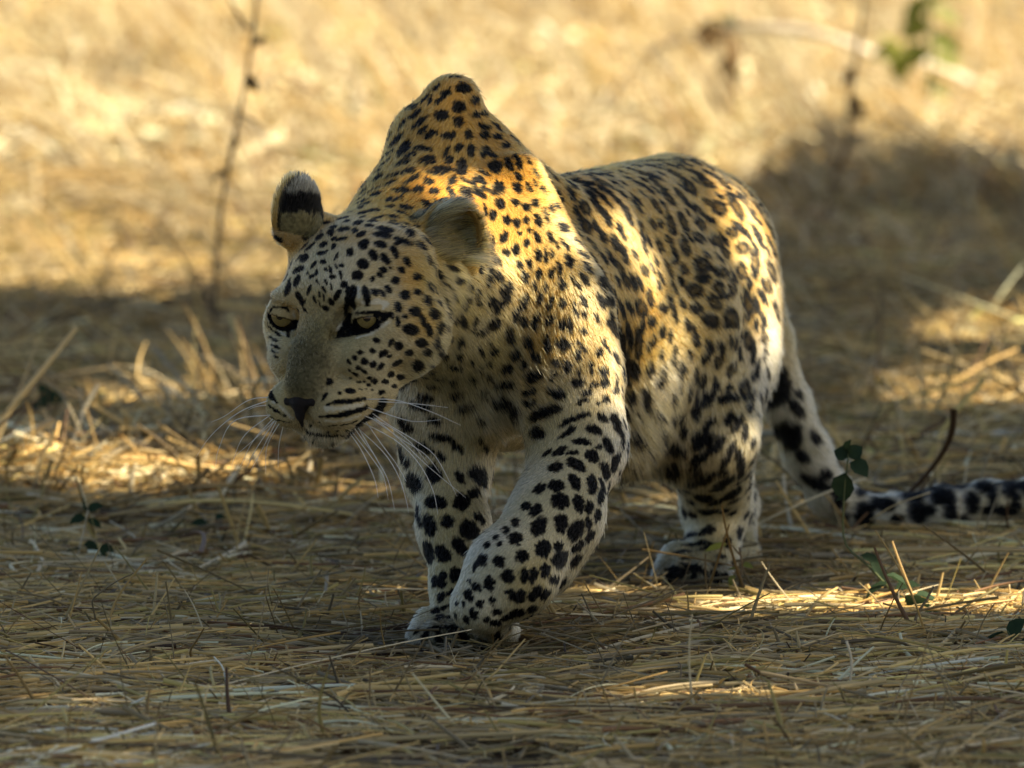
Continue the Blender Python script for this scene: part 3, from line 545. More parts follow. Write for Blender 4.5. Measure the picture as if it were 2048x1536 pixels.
for row in FLOWS.replace('\n', ';').split(';'):
    f = [float(q) for q in row.split()]
    r = near_hit(f[0], f[1])
    if r is None: continue
    p, n = r
    d = tangent_vec(p, n, *proj(p), 10*math.cos(math.radians(f[2])), 10*math.sin(math.radians(f[2])))
    FL.append((p, norm(d), f[3]*0.001, f[4]))
TN = []
for row in TONES.replace('\n', ';').split(';'):
    f = [float(q) for q in row.split()]
    r = near_hit(f[0], f[1])
    if r is not None: TN.append((r[0], f[2:]))
# the side turned away from the photographer: rosettes scattered evenly, and its own flow and colour
def vnoise(X, s, seed=0):
    X = X*s + seed*17.3
    i = np.floor(X).astype(np.int64); f = X-i; f = f*f*(3-2*f)
    def hsh(a): 
        a = (a[..., 0]*73856093) ^ (a[..., 1]*19349663) ^ (a[..., 2]*83492791)
        a = (a ^ (a >> 13))*1274126177 & 0x7fffffff
        return ((a ^ (a >> 16)) & 0xffff)/65535.0
    o = 0
    for dx in (0, 1):
        for dy in (0, 1):
            for dz in (0, 1):
                w = (f[..., 0] if dx else 1-f[..., 0])*(f[..., 1] if dy else 1-f[..., 1])*(f[..., 2] if dz else 1-f[..., 2])
                o = o + w*hsh(i+np.array([dx, dy, dz]))
    return o
def vert_normals(V, F):
    T = np.concatenate([F[:, [0, 1, 2]], F[:, [0, 2, 3]]])
    fn = np.cross(V[T[:, 1]]-V[T[:, 0]], V[T[:, 2]]-V[T[:, 0]])
    N = np.zeros_like(V)
    for i in range(3): np.add.at(N, T[:, i], fn)
    return N/np.maximum(np.linalg.norm(N, axis=1), 1e-12)[:, None]
Nc = vert_normals(Vc, Fc)
toCam = CAM - Vc
facing = (Nc*toCam).sum(1)/np.linalg.norm(toCam, axis=1)
hidden_idx = np.nonzero(facing < 0.0)[0]
traced = np.array([s[0] for s in ST])
taken = [tuple(t) for t in traced]
cand = Vc[rng.permutation(hidden_idx)[:6000]]
candn = Nc[[int(i) for i in rng.permutation(hidden_idx)[:0]]] if False else None
acc = traced.copy()
headc = H(0, -80, -40)
for i in rng.permutation(hidden_idx)[:5000]:
    p = Vc[i]; n = Nc[i]
    s = 0.026 if np.linalg.norm(p-headc) > 0.16 else 0.016
    if p[2] < 0.25: s = 0.022
    if ((acc-p)**2).sum(1).min() < s*s: continue
    acc = np.vstack([acc, p])
    t = norm(np.cross(n, rng.normal(size=3)))
    b = np.cross(n, t)
    r = s*rng.uniform(0.28, 0.42)
    ST.append((p, t*r, b*r*rng.uniform(0.6, 1.0), 'b'))
vis_idx = np.nonzero((facing > 0.12) & ((Vc[:, 2] > 0.17) | ((Vc[:, 2] > 0.055) & (Vc[:, 1] > 8.4))) & (Vc[:, 0] < 0.31))[0]
_uF = (Vc-HO)@HF/HU
for i in rng.permutation(vis_idx)[:9000]:          # small spots between the traced ones
    p = Vc[i]; n = Nc[i]
    hd = np.linalg.norm(p-headc) < 0.155
    if hd and (_uF[i] > -45 or np.linalg.norm(p-EAR_L_C) < 0.06 or np.linalg.norm(p-EAR_R_C) < 0.06): continue
    px_, py_ = proj(p)
    if 640 < px_ < 1080 and py_ > 720: continue
    s = 0.0145 if hd else 0.0205
    if not hd and px_ < 1100: s = 0.0195
    if ((acc-p)**2).sum(1).min() < s*s: continue
    acc = np.vstack([acc, p])
    t = AX*0.5 - ZZ; t = t - (t@n)*n; t = norm(t); b = np.cross(n, t)
    if p[2] < 0.17: t, b = b, t
    r = s*rng.uniform(0.26, 0.42)
    ST.append((p, t*r*1.25, b*r*rng.uniform(0.6, 0.9), 'b'))
for i in hidden_idx[::400]:
    p = Vc[i]
    if np.linalg.norm(p-headc) < 0.17: d = -HF; L, lf = 0.008, .4
    elif p[2] < 0.28: d = np.array([0, 0, -1.0]); L, lf = 0.010, .35
    else: d = AX*0.8 - ZZ*0.5; L, lf = 0.013, .35
    if p[0] > 0.34: d = norm([1, 0, -0.2]); L = 0.018; lf = .5
    FL.append((p, norm(d), L, lf))
    if p[2] > 0.42: TN.append((p, [1, 0, 0, 0]))
    elif p[2] > 0.25: TN.append((p, [.3, .5, .2, 0]))
    else: TN.append((p, [0, .5, .5, 0]))
FLp = np.array([f[0] for f in FL]); FLd = np.array([f[1] for f in FL]); FLl = np.array([f[2] for f in FL]); FLf = np.array([f[3] for f in FL])
TNp = np.array([f[0] for f in TN]); TNw = np.array([f[1] for f in TN])
def interp(X, Pn, vals, pw=3.0, r0=0.012):
    out = []
    for i in range(0, len(X), 20000):
        x = X[i:i+20000]
        d2 = (x*x).sum(1)[:, None] - 2*x@Pn.T + (Pn*Pn).sum(1)[None]
        w = 1/(np.maximum(d2, 0)+r0*r0)**(pw/2*1.2)
        w /= w.sum(1)[:, None]
        out.append(w@vals)
    return np.concatenate(out)
def ear_side(X, c, Fm, r):
    q = (X-c)@Fm.T/r
    return q, np.sqrt((q*q).sum(1))
def paint(X, fine=True):
    """base colour of the coat at the surface points X"""
    X = np.asarray(X)
    w = interp(X, TNp, TNw, pw=3.4)
    col = w[:, :1]*GOLD + w[:, 1:2]*PALE + w[:, 2:3]*WHITE + w[:, 3:4]*GREYB
    s = np.maximum(w.sum(1), 0.01)[:, None]
    col = col/s
    og = np.clip((w[:, :1]-1.0)/0.4, 0, 1)
    col = col*(1-og) + ORANGE*og
    n1 = vnoise(X, 90, 1)[:, None]; n2 = vnoise(X, 500, 2)[:, None]
    gw = np.clip(w[:, 3:4]*1.2, 0, 1)
    col = col*(0.86+0.16*n1+0.12*n2)*(1 + gw*1.1*(n2-0.5))
    jit = (np.stack([vnoise(X, 330, 3+i) for i in range(3)], 1)-0.5)*np.where(np.linalg.norm(X-headc, axis=1) < 0.16, 0.0022, 0.0055)[:, None]
    Y = X + jit
    dark = np.zeros(len(X)); white = np.zeros(len(X)); grey = np.zeros(len(X))
    order = np.argsort(Y[:, 0]); Ys = Y[order]; xs = Ys[:, 0]
    def window(p, r):
        a, b = np.searchsorted(xs, [p[0]-r, p[0]+r])
        q = Ys[a:b]-p
        m = (np.abs(q[:, 1]) < r) & (np.abs(q[:, 2]) < r)
        return order[a:b][m], q[m]
    for p, ea, eb, kind in ST:
        la, lb = np.linalg.norm(ea), np.linalg.norm(eb)
        r = 1.25*max(la, lb)
        ids, q = window(p, r)
        if len(ids) == 0: continue
        Mx = np.array([[ea@ea, ea@eb], [ea@eb, eb@eb]])
        if abs(np.linalg.det(Mx)) < 1e-16: continue
        uv = np.linalg.solve(Mx, np.stack([q@ea, q@eb]))
        d = np.sqrt((uv*uv).sum(0))/1.15
        v = np.clip((1.12-d)/0.22, 0, 1)
        if lb > 0.0078 and kind == 'r': v = v*(1-0.12*np.clip((0.55-d)/0.2, 0, 1))
        dark[ids] = np.maximum(dark[ids], v)
    for a, b, wa, wb, kind in SEG:
        r = np.linalg.norm(b-a)/2 + max(wa, wb)*1.3
        ids, q = window((a+b)/2, r)
        if len(ids) == 0: continue
        q = q + (a+b)/2 - a
        ab = b-a
        t = np.clip(q@ab/max(ab@ab, 1e-12), 0, 1)
        d = np.linalg.norm(q-t[:, None]*ab, axis=1)/(wa+(wb-wa)*t)
        v = np.clip((1.15-d)/0.3, 0, 1)
        if kind == 'b': dark[ids] = np.maximum(dark[ids], v)
        elif kind == 'w': white[ids] = np.maximum(white[ids], v)
        else: grey[ids] = np.maximum(grey[ids], v)
    # paler and greyer streaks inside the coat
    col = col*(1-0.85*white[:, None]) + WHITE*0.85*white[:, None]
    col = col*(1-0.6*grey[:, None])
    # ears: black back with a pale patch, pale rim
    for c, Fm, r in ((EAR_L_C, EAR_L_F, EAR_LR), (EAR_R_C, EAR_R_F, EAR_RR)):
        q, k = ear_side(X, c, Fm, r)
        on = (k > 0.72) & (k < 1.35) & (q[:, 2] < 0.3) & (q[:, 1] > -0.75)
        outer = on & (k > 1.0)
        rim = on & (q[:, 2] > -0.22)
        col[on & ~outer] = PALE*0.75
        col[outer] = WHITE*0.24
        qn = q[:, 1] + (vnoise(X, 220, 50)-0.5)*0.30 + 0.30*(q[:, 2]+0.5)
        lowr = outer & (qn < -0.1)
        col[lowr] = GREYB*2.0*(0.4+1.2*vnoise(X[lowr], 420, 51)[:, None])
        band = outer & (qn < 0.42) & (qn > -0.22)
        dark[on] = 0
        dark[band] = 1.0
        edge = outer & (q[:, 2] < -0.20) & (q[:, 2] > -0.34)
        dark[edge] = 0.8
        col[rim] = (GOLD*0.5+PALE*0.3); dark[rim] = 0.0
    for e, sg in ((eyeL, 1), (eyeR, -1)):
        q = ((X-H(99*sg, 14, -9))@HB.T)/HU
        a_, c_ = q[:, 0]*sg, q[:, 2]
        u_ = (a_*0.958 + c_*0.287)/38; v_ = (-a_*0.287 + c_*0.958)/16
        rim_ = (np.sqrt(u_*u_+v_*v_) < 0.99) & (np.linalg.norm(X-e, axis=1) < 46*HU) & (q[:, 1] > -45)
        dark[rim_] = 1.0
    black = np.array([0.0035, 0.003, 0.0025])
    col = col*(1-dark[:, None]) + black*dark[:, None]
    return np.clip(col, 0.004, 0.8), dark
eyeL, eyeR = H(102, -18, -3), H(-102, -18, -3)
EAR_LR = np.array([68, 70, 60])*HU; EAR_RR = np.array([53, 66, 56])*HU
print('pattern', len(ST), len(SEG), round(time.time()-T0, 1))

def attr_mat(name, rough=0.7, spec=0.2, trans=0.0):
    m = bpy.data.materials.new(name); m.use_nodes = True
    nt = m.node_tree; b = nt.nodes["Principled BSDF"]
    a = nt.nodes.new("ShaderNodeAttribute"); a.attribute_name = "Col"
    nt.links.new(a.outputs["Color"], b.inputs["Base Color"])
    b.inputs["Roughness"].default_value = rough
    b.inputs["Specular IOR Level"].default_value = spec
    return m
mat_skin = attr_mat("leopard_undercoat", 0.9, 0.05)
mat_fur = bpy.data.materials.new("leopard_hair"); mat_fur.use_nodes = True
_nt = mat_fur.node_tree; _nt.nodes.clear()
_o = _nt.nodes.new("ShaderNodeOutputMaterial"); _a = _nt.nodes.new("ShaderNodeAttribute"); _a.attribute_name = "Col"
_h = _nt.nodes.new("ShaderNodeBsdfHairPrincipled"); _h.model = 'CHIANG'; _h.parametrization = 'COLOR'
_h.inputs["Roughness"].default_value = 0.45; _h.inputs["Radial Roughness"].default_value = 0.65
_h.inputs["Random Roughness"].default_value = 0.2
_h.inputs["IOR"].default_value = 1.22
_nt.links.new(_a.outputs["Color"], _h.inputs["Color"]); _nt.links.new(_h.outputs[0], _o.inputs[0])

Vf, Ff = subdivide(Vc, Fc)
Vf = project_sdf(Vf, 1)
colv, _dk = paint(Vf)
leopard = empty("leopard", (0.0, 8.3, 0.0))
tag(leopard, "spotted leopard walking head-low over the dry straw with one forepaw lifted", "leopard")
me = bpy.data.meshes.new("body")
me.vertices.add(len(Vf)); me.vertices.foreach_set("co", Vf.ravel())
me.loops.add(len(Ff)*4); me.loops.foreach_set("vertex_index", Ff.ravel())
me.polygons.add(len(Ff)); me.polygons.foreach_set("loop_start", np.arange(len(Ff))*4)
try: me.polygons.foreach_set("loop_total", np.full(len(Ff), 4))
except Exception: pass
me.update(calc_edges=True)
me.polygons.foreach_set("use_smooth", np.ones(len(Ff), bool))
at = me.attributes.new("Col", 'FLOAT_COLOR', 'POINT')
at.data.foreach_set("color", np.concatenate([colv*0.75, np.ones((len(Vf), 1))], 1).astype(np.float32).ravel())
me.materials.append(mat_skin)
body = bpy.data.objects.new("body", me); C.objects.link(body); adopt(body, leopard)
print('body', len(Vf), round(time.time()-T0, 1))

# ------------------------------------------------------------------ hair
def make_curves(name, pts, radii, cols, mat, parent=None):
    """pts (n, k, 3), radii (n, k), cols (n, 3) or (n, k, 3)"""
    n, k, _ = pts.shape
    hc = bpy.data.hair_curves.new(name)
    hc.add_curves([k]*n)
    hc.attributes["position"].data.foreach_set("vector", pts.astype(np.float32).ravel())
    ra = hc.attributes.get("radius") or hc.attributes.new("radius", 'FLOAT', 'POINT')
    ra.data.foreach_set("value", radii.astype(np.float32).ravel())
    if cols.ndim == 2: cols = np.repeat(cols[:, None, :], k, 1)
    ca = hc.attributes.new("Col", 'FLOAT_COLOR', 'POINT')
    c4 = np.concatenate([cols, np.ones(cols.shape[:2]+(1,))], 2)
    ca.data.foreach_set("color", c4.astype(np.float32).ravel())
    hc.materials.append(mat)
    o = bpy.data.objects.new(name, hc); C.objects.link(o)
    if parent: adopt(o, parent)
    return o
def sample_surface(V, F, N, dens_fn, total):
    T = np.concatenate([F[:, [0, 1, 2]], F[:, [0, 2, 3]]])
    a, b, c = V[T[:, 0]], V[T[:, 1]], V[T[:, 2]]
    ar = 0.5*np.linalg.norm(np.cross(b-a, c-a), axis=1)
    w = ar*dens_fn((a+b+c)/3, N[T[:, 0]])
    idx = rng.choice(len(T), total, p=w/w.sum())
    r1 = np.sqrt(rng.random(total)); r2 = rng.random(total)
    k0, k1, k2 = 1-r1, r1*(1-r2), r1*r2
    X = k0[:, None]*a[idx]+k1[:, None]*b[idx]+k2[:, None]*c[idx]
    Nn = k0[:, None]*N[T[idx, 0]]+k1[:, None]*N[T[idx, 1]]+k2[:, None]*N[T[idx, 2]]
    return X, Nn/np.linalg.norm(Nn, axis=1)[:, None]
eyeL, eyeR = H(102, -18, -3), H(-102, -18, -3)
NOSE = H(0, 138, -138)
EYE_R = 30*HU
def dens(X, N):
    d = np.ones(len(X))
    f = (N*(CAM-X)).sum(1)/np.linalg.norm(CAM-X, axis=1)
    d *= np.where(f < -0.15, 0.30, 1.0)
    d *= np.where(np.linalg.norm(X-headc, axis=1) < 0.16, 2.6, 1.0)
    for c, Fm, r in ((EAR_L_C, EAR_L_F, EAR_LR), (EAR_R_C, EAR_R_F, EAR_RR)):
        q, k = ear_side(X, c, Fm, r)
        d *= np.where((k > 0.7) & (k < 1.0) & (q[:, 2] < 0.3), 3.0, 1.0)
    d *= np.where(X[:, 0] > 0.55, 0.6, 1.0)
    return d
NH = 420000
X, N = sample_surface(Vc, Fc, Nc, dens, NH)
keep = np.ones(len(X), bool)
for e in (eyeL, eyeR): keep &= np.linalg.norm(X-e, axis=1) > EYE_R*1.04
keep &= np.linalg.norm((X-NOSE)/np.array([1, 1, 0.8]), axis=1) > 17*HU
keep &= X[:, 2] > 0.002
X, N = X[keep], N[keep]
D = interp(X, FLp, FLd, pw=3.4); Ln = interp(X, FLp, FLl, pw=3.4); Lf = interp(X, FLp, FLf, pw=3.4)
D = D + 0.35*(np.stack([vnoise(X, 60, 20+i) for i in range(3)], 1)-0.5) + rng.normal(0, 0.10, X.shape)
D = D - (D*N).sum(1)[:, None]*N
D /= np.maximum(np.linalg.norm(D, axis=1), 1e-6)[:, None]
D0 = D - (D*N).sum(1)[:, None]*N
hcol, hdk = paint(X + D0*(Ln*0.45)[:, None])
# ear hair: long pale tufts inside the near ear
for c, Fm, r, nm in ((EAR_L_C, EAR_L_F, EAR_LR, 'l'), (EAR_R_C, EAR_R_F, EAR_RR, 'r')):
    q, k = ear_side(X, c, Fm, r)
    inside = (k > 0.7) & (k < 1.0) & (q[:, 2] < 0.3) & (q[:, 1] > -0.9) & (((X-c)*N).sum(1) < 0)
    rimz = (k > 0.7) & (k < 1.35) & (q[:, 2] < 0.3) & ~inside & (q[:, 1] > -0.7)
    qi = q[inside]
    if nm == 'l':
        tip = Fm[1]*0.85 + Fm[2]*0.45
        D[inside] = tip + Fm[0]*(qi[:, :1]*0.5) + rng.normal(0, 0.07, (inside.sum(), 3))
        Ln[inside] = rng.uniform(0.020, 0.050, inside.sum())*np.clip(1.0-qi[:, 1]*0.75, 0.25, 1.2)
    else:
        D[inside] = Fm[1]*0.9 + Fm[2]*0.2 + rng.normal(0, 0.07, (inside.sum(), 3))
        Ln[inside] = rng.uniform(0.006, 0.014, inside.sum())
    Lf[inside] = 0.4
    tuft = vnoise(X[inside], 260, 40)[:, None]
    hcol[inside] = (PALE*0.85+WHITE*0.1)*np.clip(rng.normal(0.15, 0.30, (inside.sum(), 1))+(tuft-0.5)*2.2+0.72, 0.04, 1.4)
    D[rimz] = Fm[1]*0.9 + Fm[2]*0.2; Ln[rimz] = 0.009; Lf[rimz] = 0.5
    D[inside] /= np.linalg.norm(D[inside], axis=1)[:, None]
tz = np.linalg.norm(X-P(882, 488, 7.905), axis=1)
tf = (tz < 46*HU) & (((X-EAR_L_C)@camz) > -0.022) & (hdk >= 0) & (rng.random(len(X)) < 0.8)
D[tf] = cw(0.88, 0.30, 0.30) + rng.normal(0, 0.08, (tf.sum(), 3)); Ln[tf] = rng.uniform(0.014, 0.030, tf.sum()); Lf[tf] = 0.45
hcol[tf] = (PALE*0.85+WHITE*0.1)*np.clip(rng.normal(0.15, 0.30, (tf.sum(), 1))+1.1*vnoise(X[tf], 260, 40)[:, None], 0.05, 1.3)
near_eye = np.minimum(np.linalg.norm(X-eyeL, axis=1), np.linalg.norm(X-eyeR, axis=1))
Ln = np.where(near_eye < 0.026, np.minimum(Ln, 0.0028), Ln)
Ln = Ln*rng.uniform(0.55, 1.05, len(X))*0.9
stray = rng.random(len(X)) < 0.03
Lf = Lf*0.85 + stray*0.3
Ln = Ln*(1+stray*0.35)
s1 = (Lf+0.15)[:, None]; s2 = Lf[:, None]*0.75; s3 = Lf[:, None]*0.45
def stepdir(s): 
    v = D + N*s
    return v/np.linalg.norm(v, axis=1)[:, None]
l3 = (Ln/3)[:, None]
p0 = X - N*0.0006
grav = np.array([0, 0, -1.0])*np.clip((Ln-0.012)/0.02, 0, 1)[:, None]*0.5
p1 = p0 + stepdir(s1)*l3
d2_ = stepdir(s2)+grav*0.5; p2 = p1 + d2_/np.linalg.norm(d2_, axis=1)[:, None]*l3
d3_ = stepdir(s3)+grav; p3 = p2 + d3_/np.linalg.norm(d3_, axis=1)[:, None]*l3
pts = np.stack([p0, p1, p2, p3], 1)
base_r = np.where(np.linalg.norm(X-headc, axis=1) < 0.16, 0.00020, 0.00031)*rng.uniform(0.7, 1.3, len(X))
radii = base_r[:, None]*np.array([1.0, 0.95, 0.75, 0.25])
var = rng.normal(1, 0.24, (len(X), 1))
hcol = np.clip(hcol*var, 0.002, 0.85)
cc = np.stack([hcol*0.85, hcol, hcol*1.03, hcol*1.08], 1)
cc = np.clip(cc, 0.003, 0.85)
scene.cycles_curves.shape = 'RIBBONS' if hasattr(scene, 'cycles_curves') else None
fur = make_curves("fur", pts, radii, cc, mat_fur, leopard)
fur["kind"] = "stuff"
print('fur', len(X), round(time.time()-T0, 1))
# ------------------------------------------------------------------ plain materials
def pmat(name, col, rough=0.6, spec=0.3, noise=0.0, scale=40.0, coat=0.0, trans=0.0, bump=0.0, col2=None):
    m = bpy.data.materials.new(name); m.use_nodes = True
    nt = m.node_tree; b = nt.nodes["Principled BSDF"]
    b.inputs["Base Color"].default_value = (*col, 1)
    b.inputs["Roughness"].default_value = rough
    b.inputs["Specular IOR Level"].default_value = spec
    b.inputs["Coat Weight"].default_value = coat
    b.inputs["Coat Roughness"].default_value = 0.05
    if noise or col2 or bump:
        tc = nt.nodes.new("ShaderNodeTexCoord"); nz = nt.nodes.new("ShaderNodeTexNoise")
        nz.inputs["Scale"].default_value = scale; nz.inputs["Detail"].default_value = 6
        nt.links.new(tc.outputs["Object"], nz.inputs["Vector"])
        if noise or col2:
            cr_ = nt.nodes.new("ShaderNodeValToRGB")
            c2 = col2 or tuple(c*(1-noise) for c in col)
            cr_.color_ramp.elements[0].position = 0.3; cr_.color_ramp.elements[1].position = 0.7
            cr_.color_ramp.elements[0].color = (*c2, 1); cr_.color_ramp.elements[1].color = (*col, 1)
            nt.links.new(nz.outputs[0], cr_.inputs[0]); nt.links.new(cr_.outputs[0], b.inputs["Base Color"])
        if bump:
            bp = nt.nodes.new("ShaderNodeBump"); bp.inputs["Strength"].default_value = bump; bp.inputs["Distance"].default_value = 0.01
            nt.links.new(nz.outputs[0], bp.inputs["Height"]); nt.links.new(bp.outputs[0], b.inputs["Normal"])
    if trans:
        tr = nt.nodes.new("ShaderNodeBsdfTranslucent"); tr.inputs[0].default_value = (*[min(1, c*1.6) for c in col], 1)
        mx = nt.nodes.new("ShaderNodeMixShader"); mx.inputs[0].default_value = trans
        out = [n for n in nt.nodes if n.type == 'OUTPUT_MATERIAL'][0]
        nt.links.new(b.outputs[0], mx.inputs[1]); nt.links.new(tr.outputs[0], mx.inputs[2]); nt.links.new(mx.outputs[0], out.inputs[0])
    return m
def tube(name, pts, radii, mat, parent=None, sides=6):
    pts = np.array(pts, float); n = len(pts)
    T = np.gradient(pts, axis=0); T /= np.maximum(np.linalg.norm(T, axis=1), 1e-9)[:, None]
    V = []; up = np.array([0.13, 0.9, 0.4])
    for i in range(n):
        a = norm(np.cross(T[i], up)); b = np.cross(T[i], a)
        for k in range(sides):
            an = 2*math.pi*k/sides
            V.append(pts[i] + radii[i]*(math.cos(an)*a + math.sin(an)*b))
    Fq = [(i*sides+k, i*sides+(k+1) % sides, (i+1)*sides+(k+1) % sides, (i+1)*sides+k) for i in range(n-1) for k in range(sides)]
    Fq += [tuple(range(sides))[::-1], tuple((n-1)*sides+k for k in range(sides))]
    return mesh_obj(name, V, Fq, mat, parent)
def smooth_path(P_, n):
    P_ = np.array(P_, float)
    if len(P_) == 2: return np.array([P_[0]+(P_[1]-P_[0])*t for t in np.linspace(0, 1, n)])
    out = []
    Q = np.vstack([2*P_[0]-P_[1], P_, 2*P_[-1]-P_[-2]])
    for t in np.linspace(0, len(P_)-1-1e-6, n):
        i = int(t); f = t-i; a, b, c, d = Q[i:i+4]
        out.append(0.5*(2*b + (c-a)*f + (2*a-5*b+4*c-d)*f*f + (3*b-3*c+d-a)*f**3))
    return np.array(out)

# ------------------------------------------------------------------ eyes, nose, whiskers
m_ball = pmat("eye_white_dark", (0.03, 0.022, 0.012), 0.15, 0.5, coat=1.0)
m_iris = pmat("olive_iris", (0.22, 0.165, 0.05), 0.35, 0.3, coat=1.0, col2=(0.13, 0.095, 0.028), scale=600)
m_pupil = pmat("pupil_black", (0.004, 0.004, 0.004), 0.08, 0.5, coat=1.0)
def cap(name, c, g, R, ang0, mat, parent, segs=24, rings=6):
    z = norm(g); x = norm(np.cross([0, 0, 1], z)); y = np.cross(z, x)
    V = [c + z*R]; Fq = []
    for i in range(1, rings+1):
        a = ang0*i/rings
        for k in range(segs):
            t = 2*math.pi*k/segs
            V.append(c + R*(math.cos(a)*z + math.sin(a)*(math.cos(t)*x + math.sin(t)*y)))
    for k in range(segs): Fq.append((0, 1+k, 1+(k+1) % segs))
    for i in range(rings-1):
        for k in range(segs):
            Fq.append((1+i*segs+k, 1+(i+1)*segs+k, 1+(i+1)*segs+(k+1) % segs, 1+i*segs+(k+1) % segs))
    o = mesh_obj(name, V, Fq, mat)
    o.parent = parent
    return o
gaze = norm(HF*0.62 + norm(CAM-HO)*0.62 + HUp*0.16)
for c, side in ((eyeL, 1), (eyeR, -1)):
    g = norm(gaze + HL*0.12*side + HUp*0.02)
    e = cap("eye", c, g, EYE_R, math.pi*0.999, m_ball, None, 32, 20)
    adopt(e, leopard)
    ir = cap("iris", c, g, EYE_R*1.012, 0.86, m_iris, e, 32, 8)
    cap("pupil", c, norm(g-HUp*0.04), EYE_R*1.022, 0.27, m_pupil, e, 24, 4)
m_nose = pmat("nose_leather", (0.008, 0.006, 0.005), 0.5, 0.2, bump=0.6, scale=900, col2=(0.016, 0.011, 0.009))
body_prims = prims
prims = []
hcone((-28, 126, -131, 11), (28, 126, -131, 11), k=0.008, mirror=False)
hcone((0, 132, -134, 17), (0, 138, -156, 9), k=0.008, mirror=False)
hcone((30, 124, -132, 9), (38, 112, -142, 6), k=0.004)
hcone((0, 140, -156, 7), (0, 138, -180, 3), k=0.004, mirror=False)
hcone((17, 150, -146, 4), (34, 118, -143, 7), k=0.002, op='s')
_lo, _g = build_grid(0.0012)
_V, _F = surface_nets(_lo, 0.0012, _g)
nose = mesh_obj("nose", _V, _F.tolist(), m_nose, leopard)
prims = body_prims
m_whisk = pmat("whisker_white", (0.80, 0.77, 0.68), 0.35, 0.5, trans=0.3)
WH = [('B', "915 620;1150 632;1420 720;1660 830"), ('B', "930 690;1200 780;1330 800;1500 785"), ('B', "1000 645;1300 660;1560 690"),
      ('B', "960 740;1100 830;1300 950;1450 1060;1560 1250;1630 1390"), ('B', "900 810;1150 950;1330 1130;1440 1340;1480 1530"),
      ('B', "980 780;1200 960;1400 1150;1700 1400"), ('B', "870 850;1050 1040;1170 1230;1230 1420;1250 1520"), ('B', "880 870;1000 1100;1090 1270;1140 1500"),
      ('B', "830 880;940 1060;1050 1230;1090 1420"), ('B', "790 890;880 1030;980 1250;1010 1400"), ('B', "940 830;1060 1010;1150 1130;1230 1270"),
      ('B', "820 850;900 960;1000 1090"), ('B', "960 790;1180 930;1380 1060;1500 1210"), ('B', "900 760;1080 830;1260 960;1400 1130"),
      ('L', "1700 740;1590 770;1440 870;1350 910"), ('L', "1710 800;1640 810;1590 830"), ('L', "1720 760;1560 830;1430 920;1330 1020;1250 1140"),
      ('L', "1730 860;1560 1000;1480 1190"), ('L', "1750 880;1620 1030;1540 1190"), ('L', "1760 890;1640 1080;1580 1200"), ('L', "1740 870;1500 900;1400 1080;1380 1190"),
      ('L', "1770 890;1690 1060;1600 1230"), ('L', "1810 930;1785 1060;1780 1200"), ('L', "1790 910;1710 1060;1700 1240"), ('L', "1760 900;1650 1000;1500 1130")]
for key, txt in WH:
    ox, oy, sc = (500, 640, 3.938) if key == 'B' else (0, 560, 3.2)
    q = [[float(v) for v in r.split()] for r in txt.split(';')]
    q = [(ox+a/sc, oy+b/sc) for a, b in q]
    h0 = near_hit(*q[0])
    if h0 is None: continue
    y0 = h0[0][1]
    out = -0.05 if key == 'B' else 0.03
    p3 = [h0[0]-h0[1]*0.003] + [P(a, b, y0 + out*math.sin(min(1, (i+1)/len(q))*1.6)) for i, (a, b) in enumerate(q[1:])]
    path = smooth_path(p3, 14)
    tube("whisker", path, np.linspace(0.00066, 0.00018, 14), m_whisk, leopard, 5)
print('face', round(time.time()-T0, 1))
# ------------------------------------------------------------------ ground
def wob(x, y, s, k):
    return np.sin(x*s+k*1.7)*np.cos(y*s*1.13+k*2.9) + 0.5*np.sin(x*s*2.3+y*s*1.9+k)
def gz(x, y):
    x = np.asarray(x, float); y = np.asarray(y, float)
    near = np.clip((np.hypot((x-0.05)/0.55, (y-8.35)/0.95)-0.8)/0.8, 0, 1)
    z = 0.006*wob(x, y, 3.1, 1)*near + 0.004*wob(x, y, 8.0, 2)*near
    far = np.clip((y-12.5)/6, 0, 1)
    z = z + far*(0.035*wob(x, y, 1.3, 3) + 0.02*wob(x, y, 3.3, 4))
    pile = np.exp(-((x+0.42)/0.34)**2 - ((y-9.75)/0.28)**2)
    return z + 0.045*pile
def gpoint(px, py, lift=0.0):
    p = G(px, py, 0.0)
    for _ in range(4): p = G(px, py, float(gz(p[0], p[1])))
    return p + np.array([0, 0, lift])
xs = np.sort(np.unique(np.round(np.concatenate([np.linspace(-3, 3, 130), 3*np.sign(np.linspace(-1, 1, 61))*(1+np.abs(np.linspace(-1, 1, 61))**2.5*150)]), 4)))
ys = np.sort(np.unique(np.round(np.concatenate([np.linspace(6.2, 14, 150), np.linspace(14, 42, 150)[1:], 42*1.08**np.arange(1, 38), np.linspace(-60, 6, 24)]), 4)))
XX, YY = np.meshgrid(xs, ys, indexing='ij')
GV = np.stack([XX, YY, gz(XX, YY)], -1).reshape(-1, 3)
nx, ny = len(xs), len(ys)
i, j = np.meshgrid(np.arange(nx-1), np.arange(ny-1), indexing='ij')
a = (i*ny+j).ravel()
GF = np.stack([a, a+ny, a+ny+1, a+1], 1)
m_soil = bpy.data.materials.new("dusty_soil"); m_soil.use_nodes = True
nt = m_soil.node_tree; b = nt.nodes["Principled BSDF"]
tc = nt.nodes.new("ShaderNodeTexCoord")
n1 = nt.nodes.new("ShaderNodeTexNoise"); n1.inputs["Scale"].default_value = 2.2; n1.inputs["Detail"].default_value = 8
n2 = nt.nodes.new("ShaderNodeTexNoise"); n2.inputs["Scale"].default_value = 60; n2.inputs["Detail"].default_value = 8
mp = nt.nodes.new("ShaderNodeMapping"); mp.inputs["Scale"].default_value = (1, 1, 1)
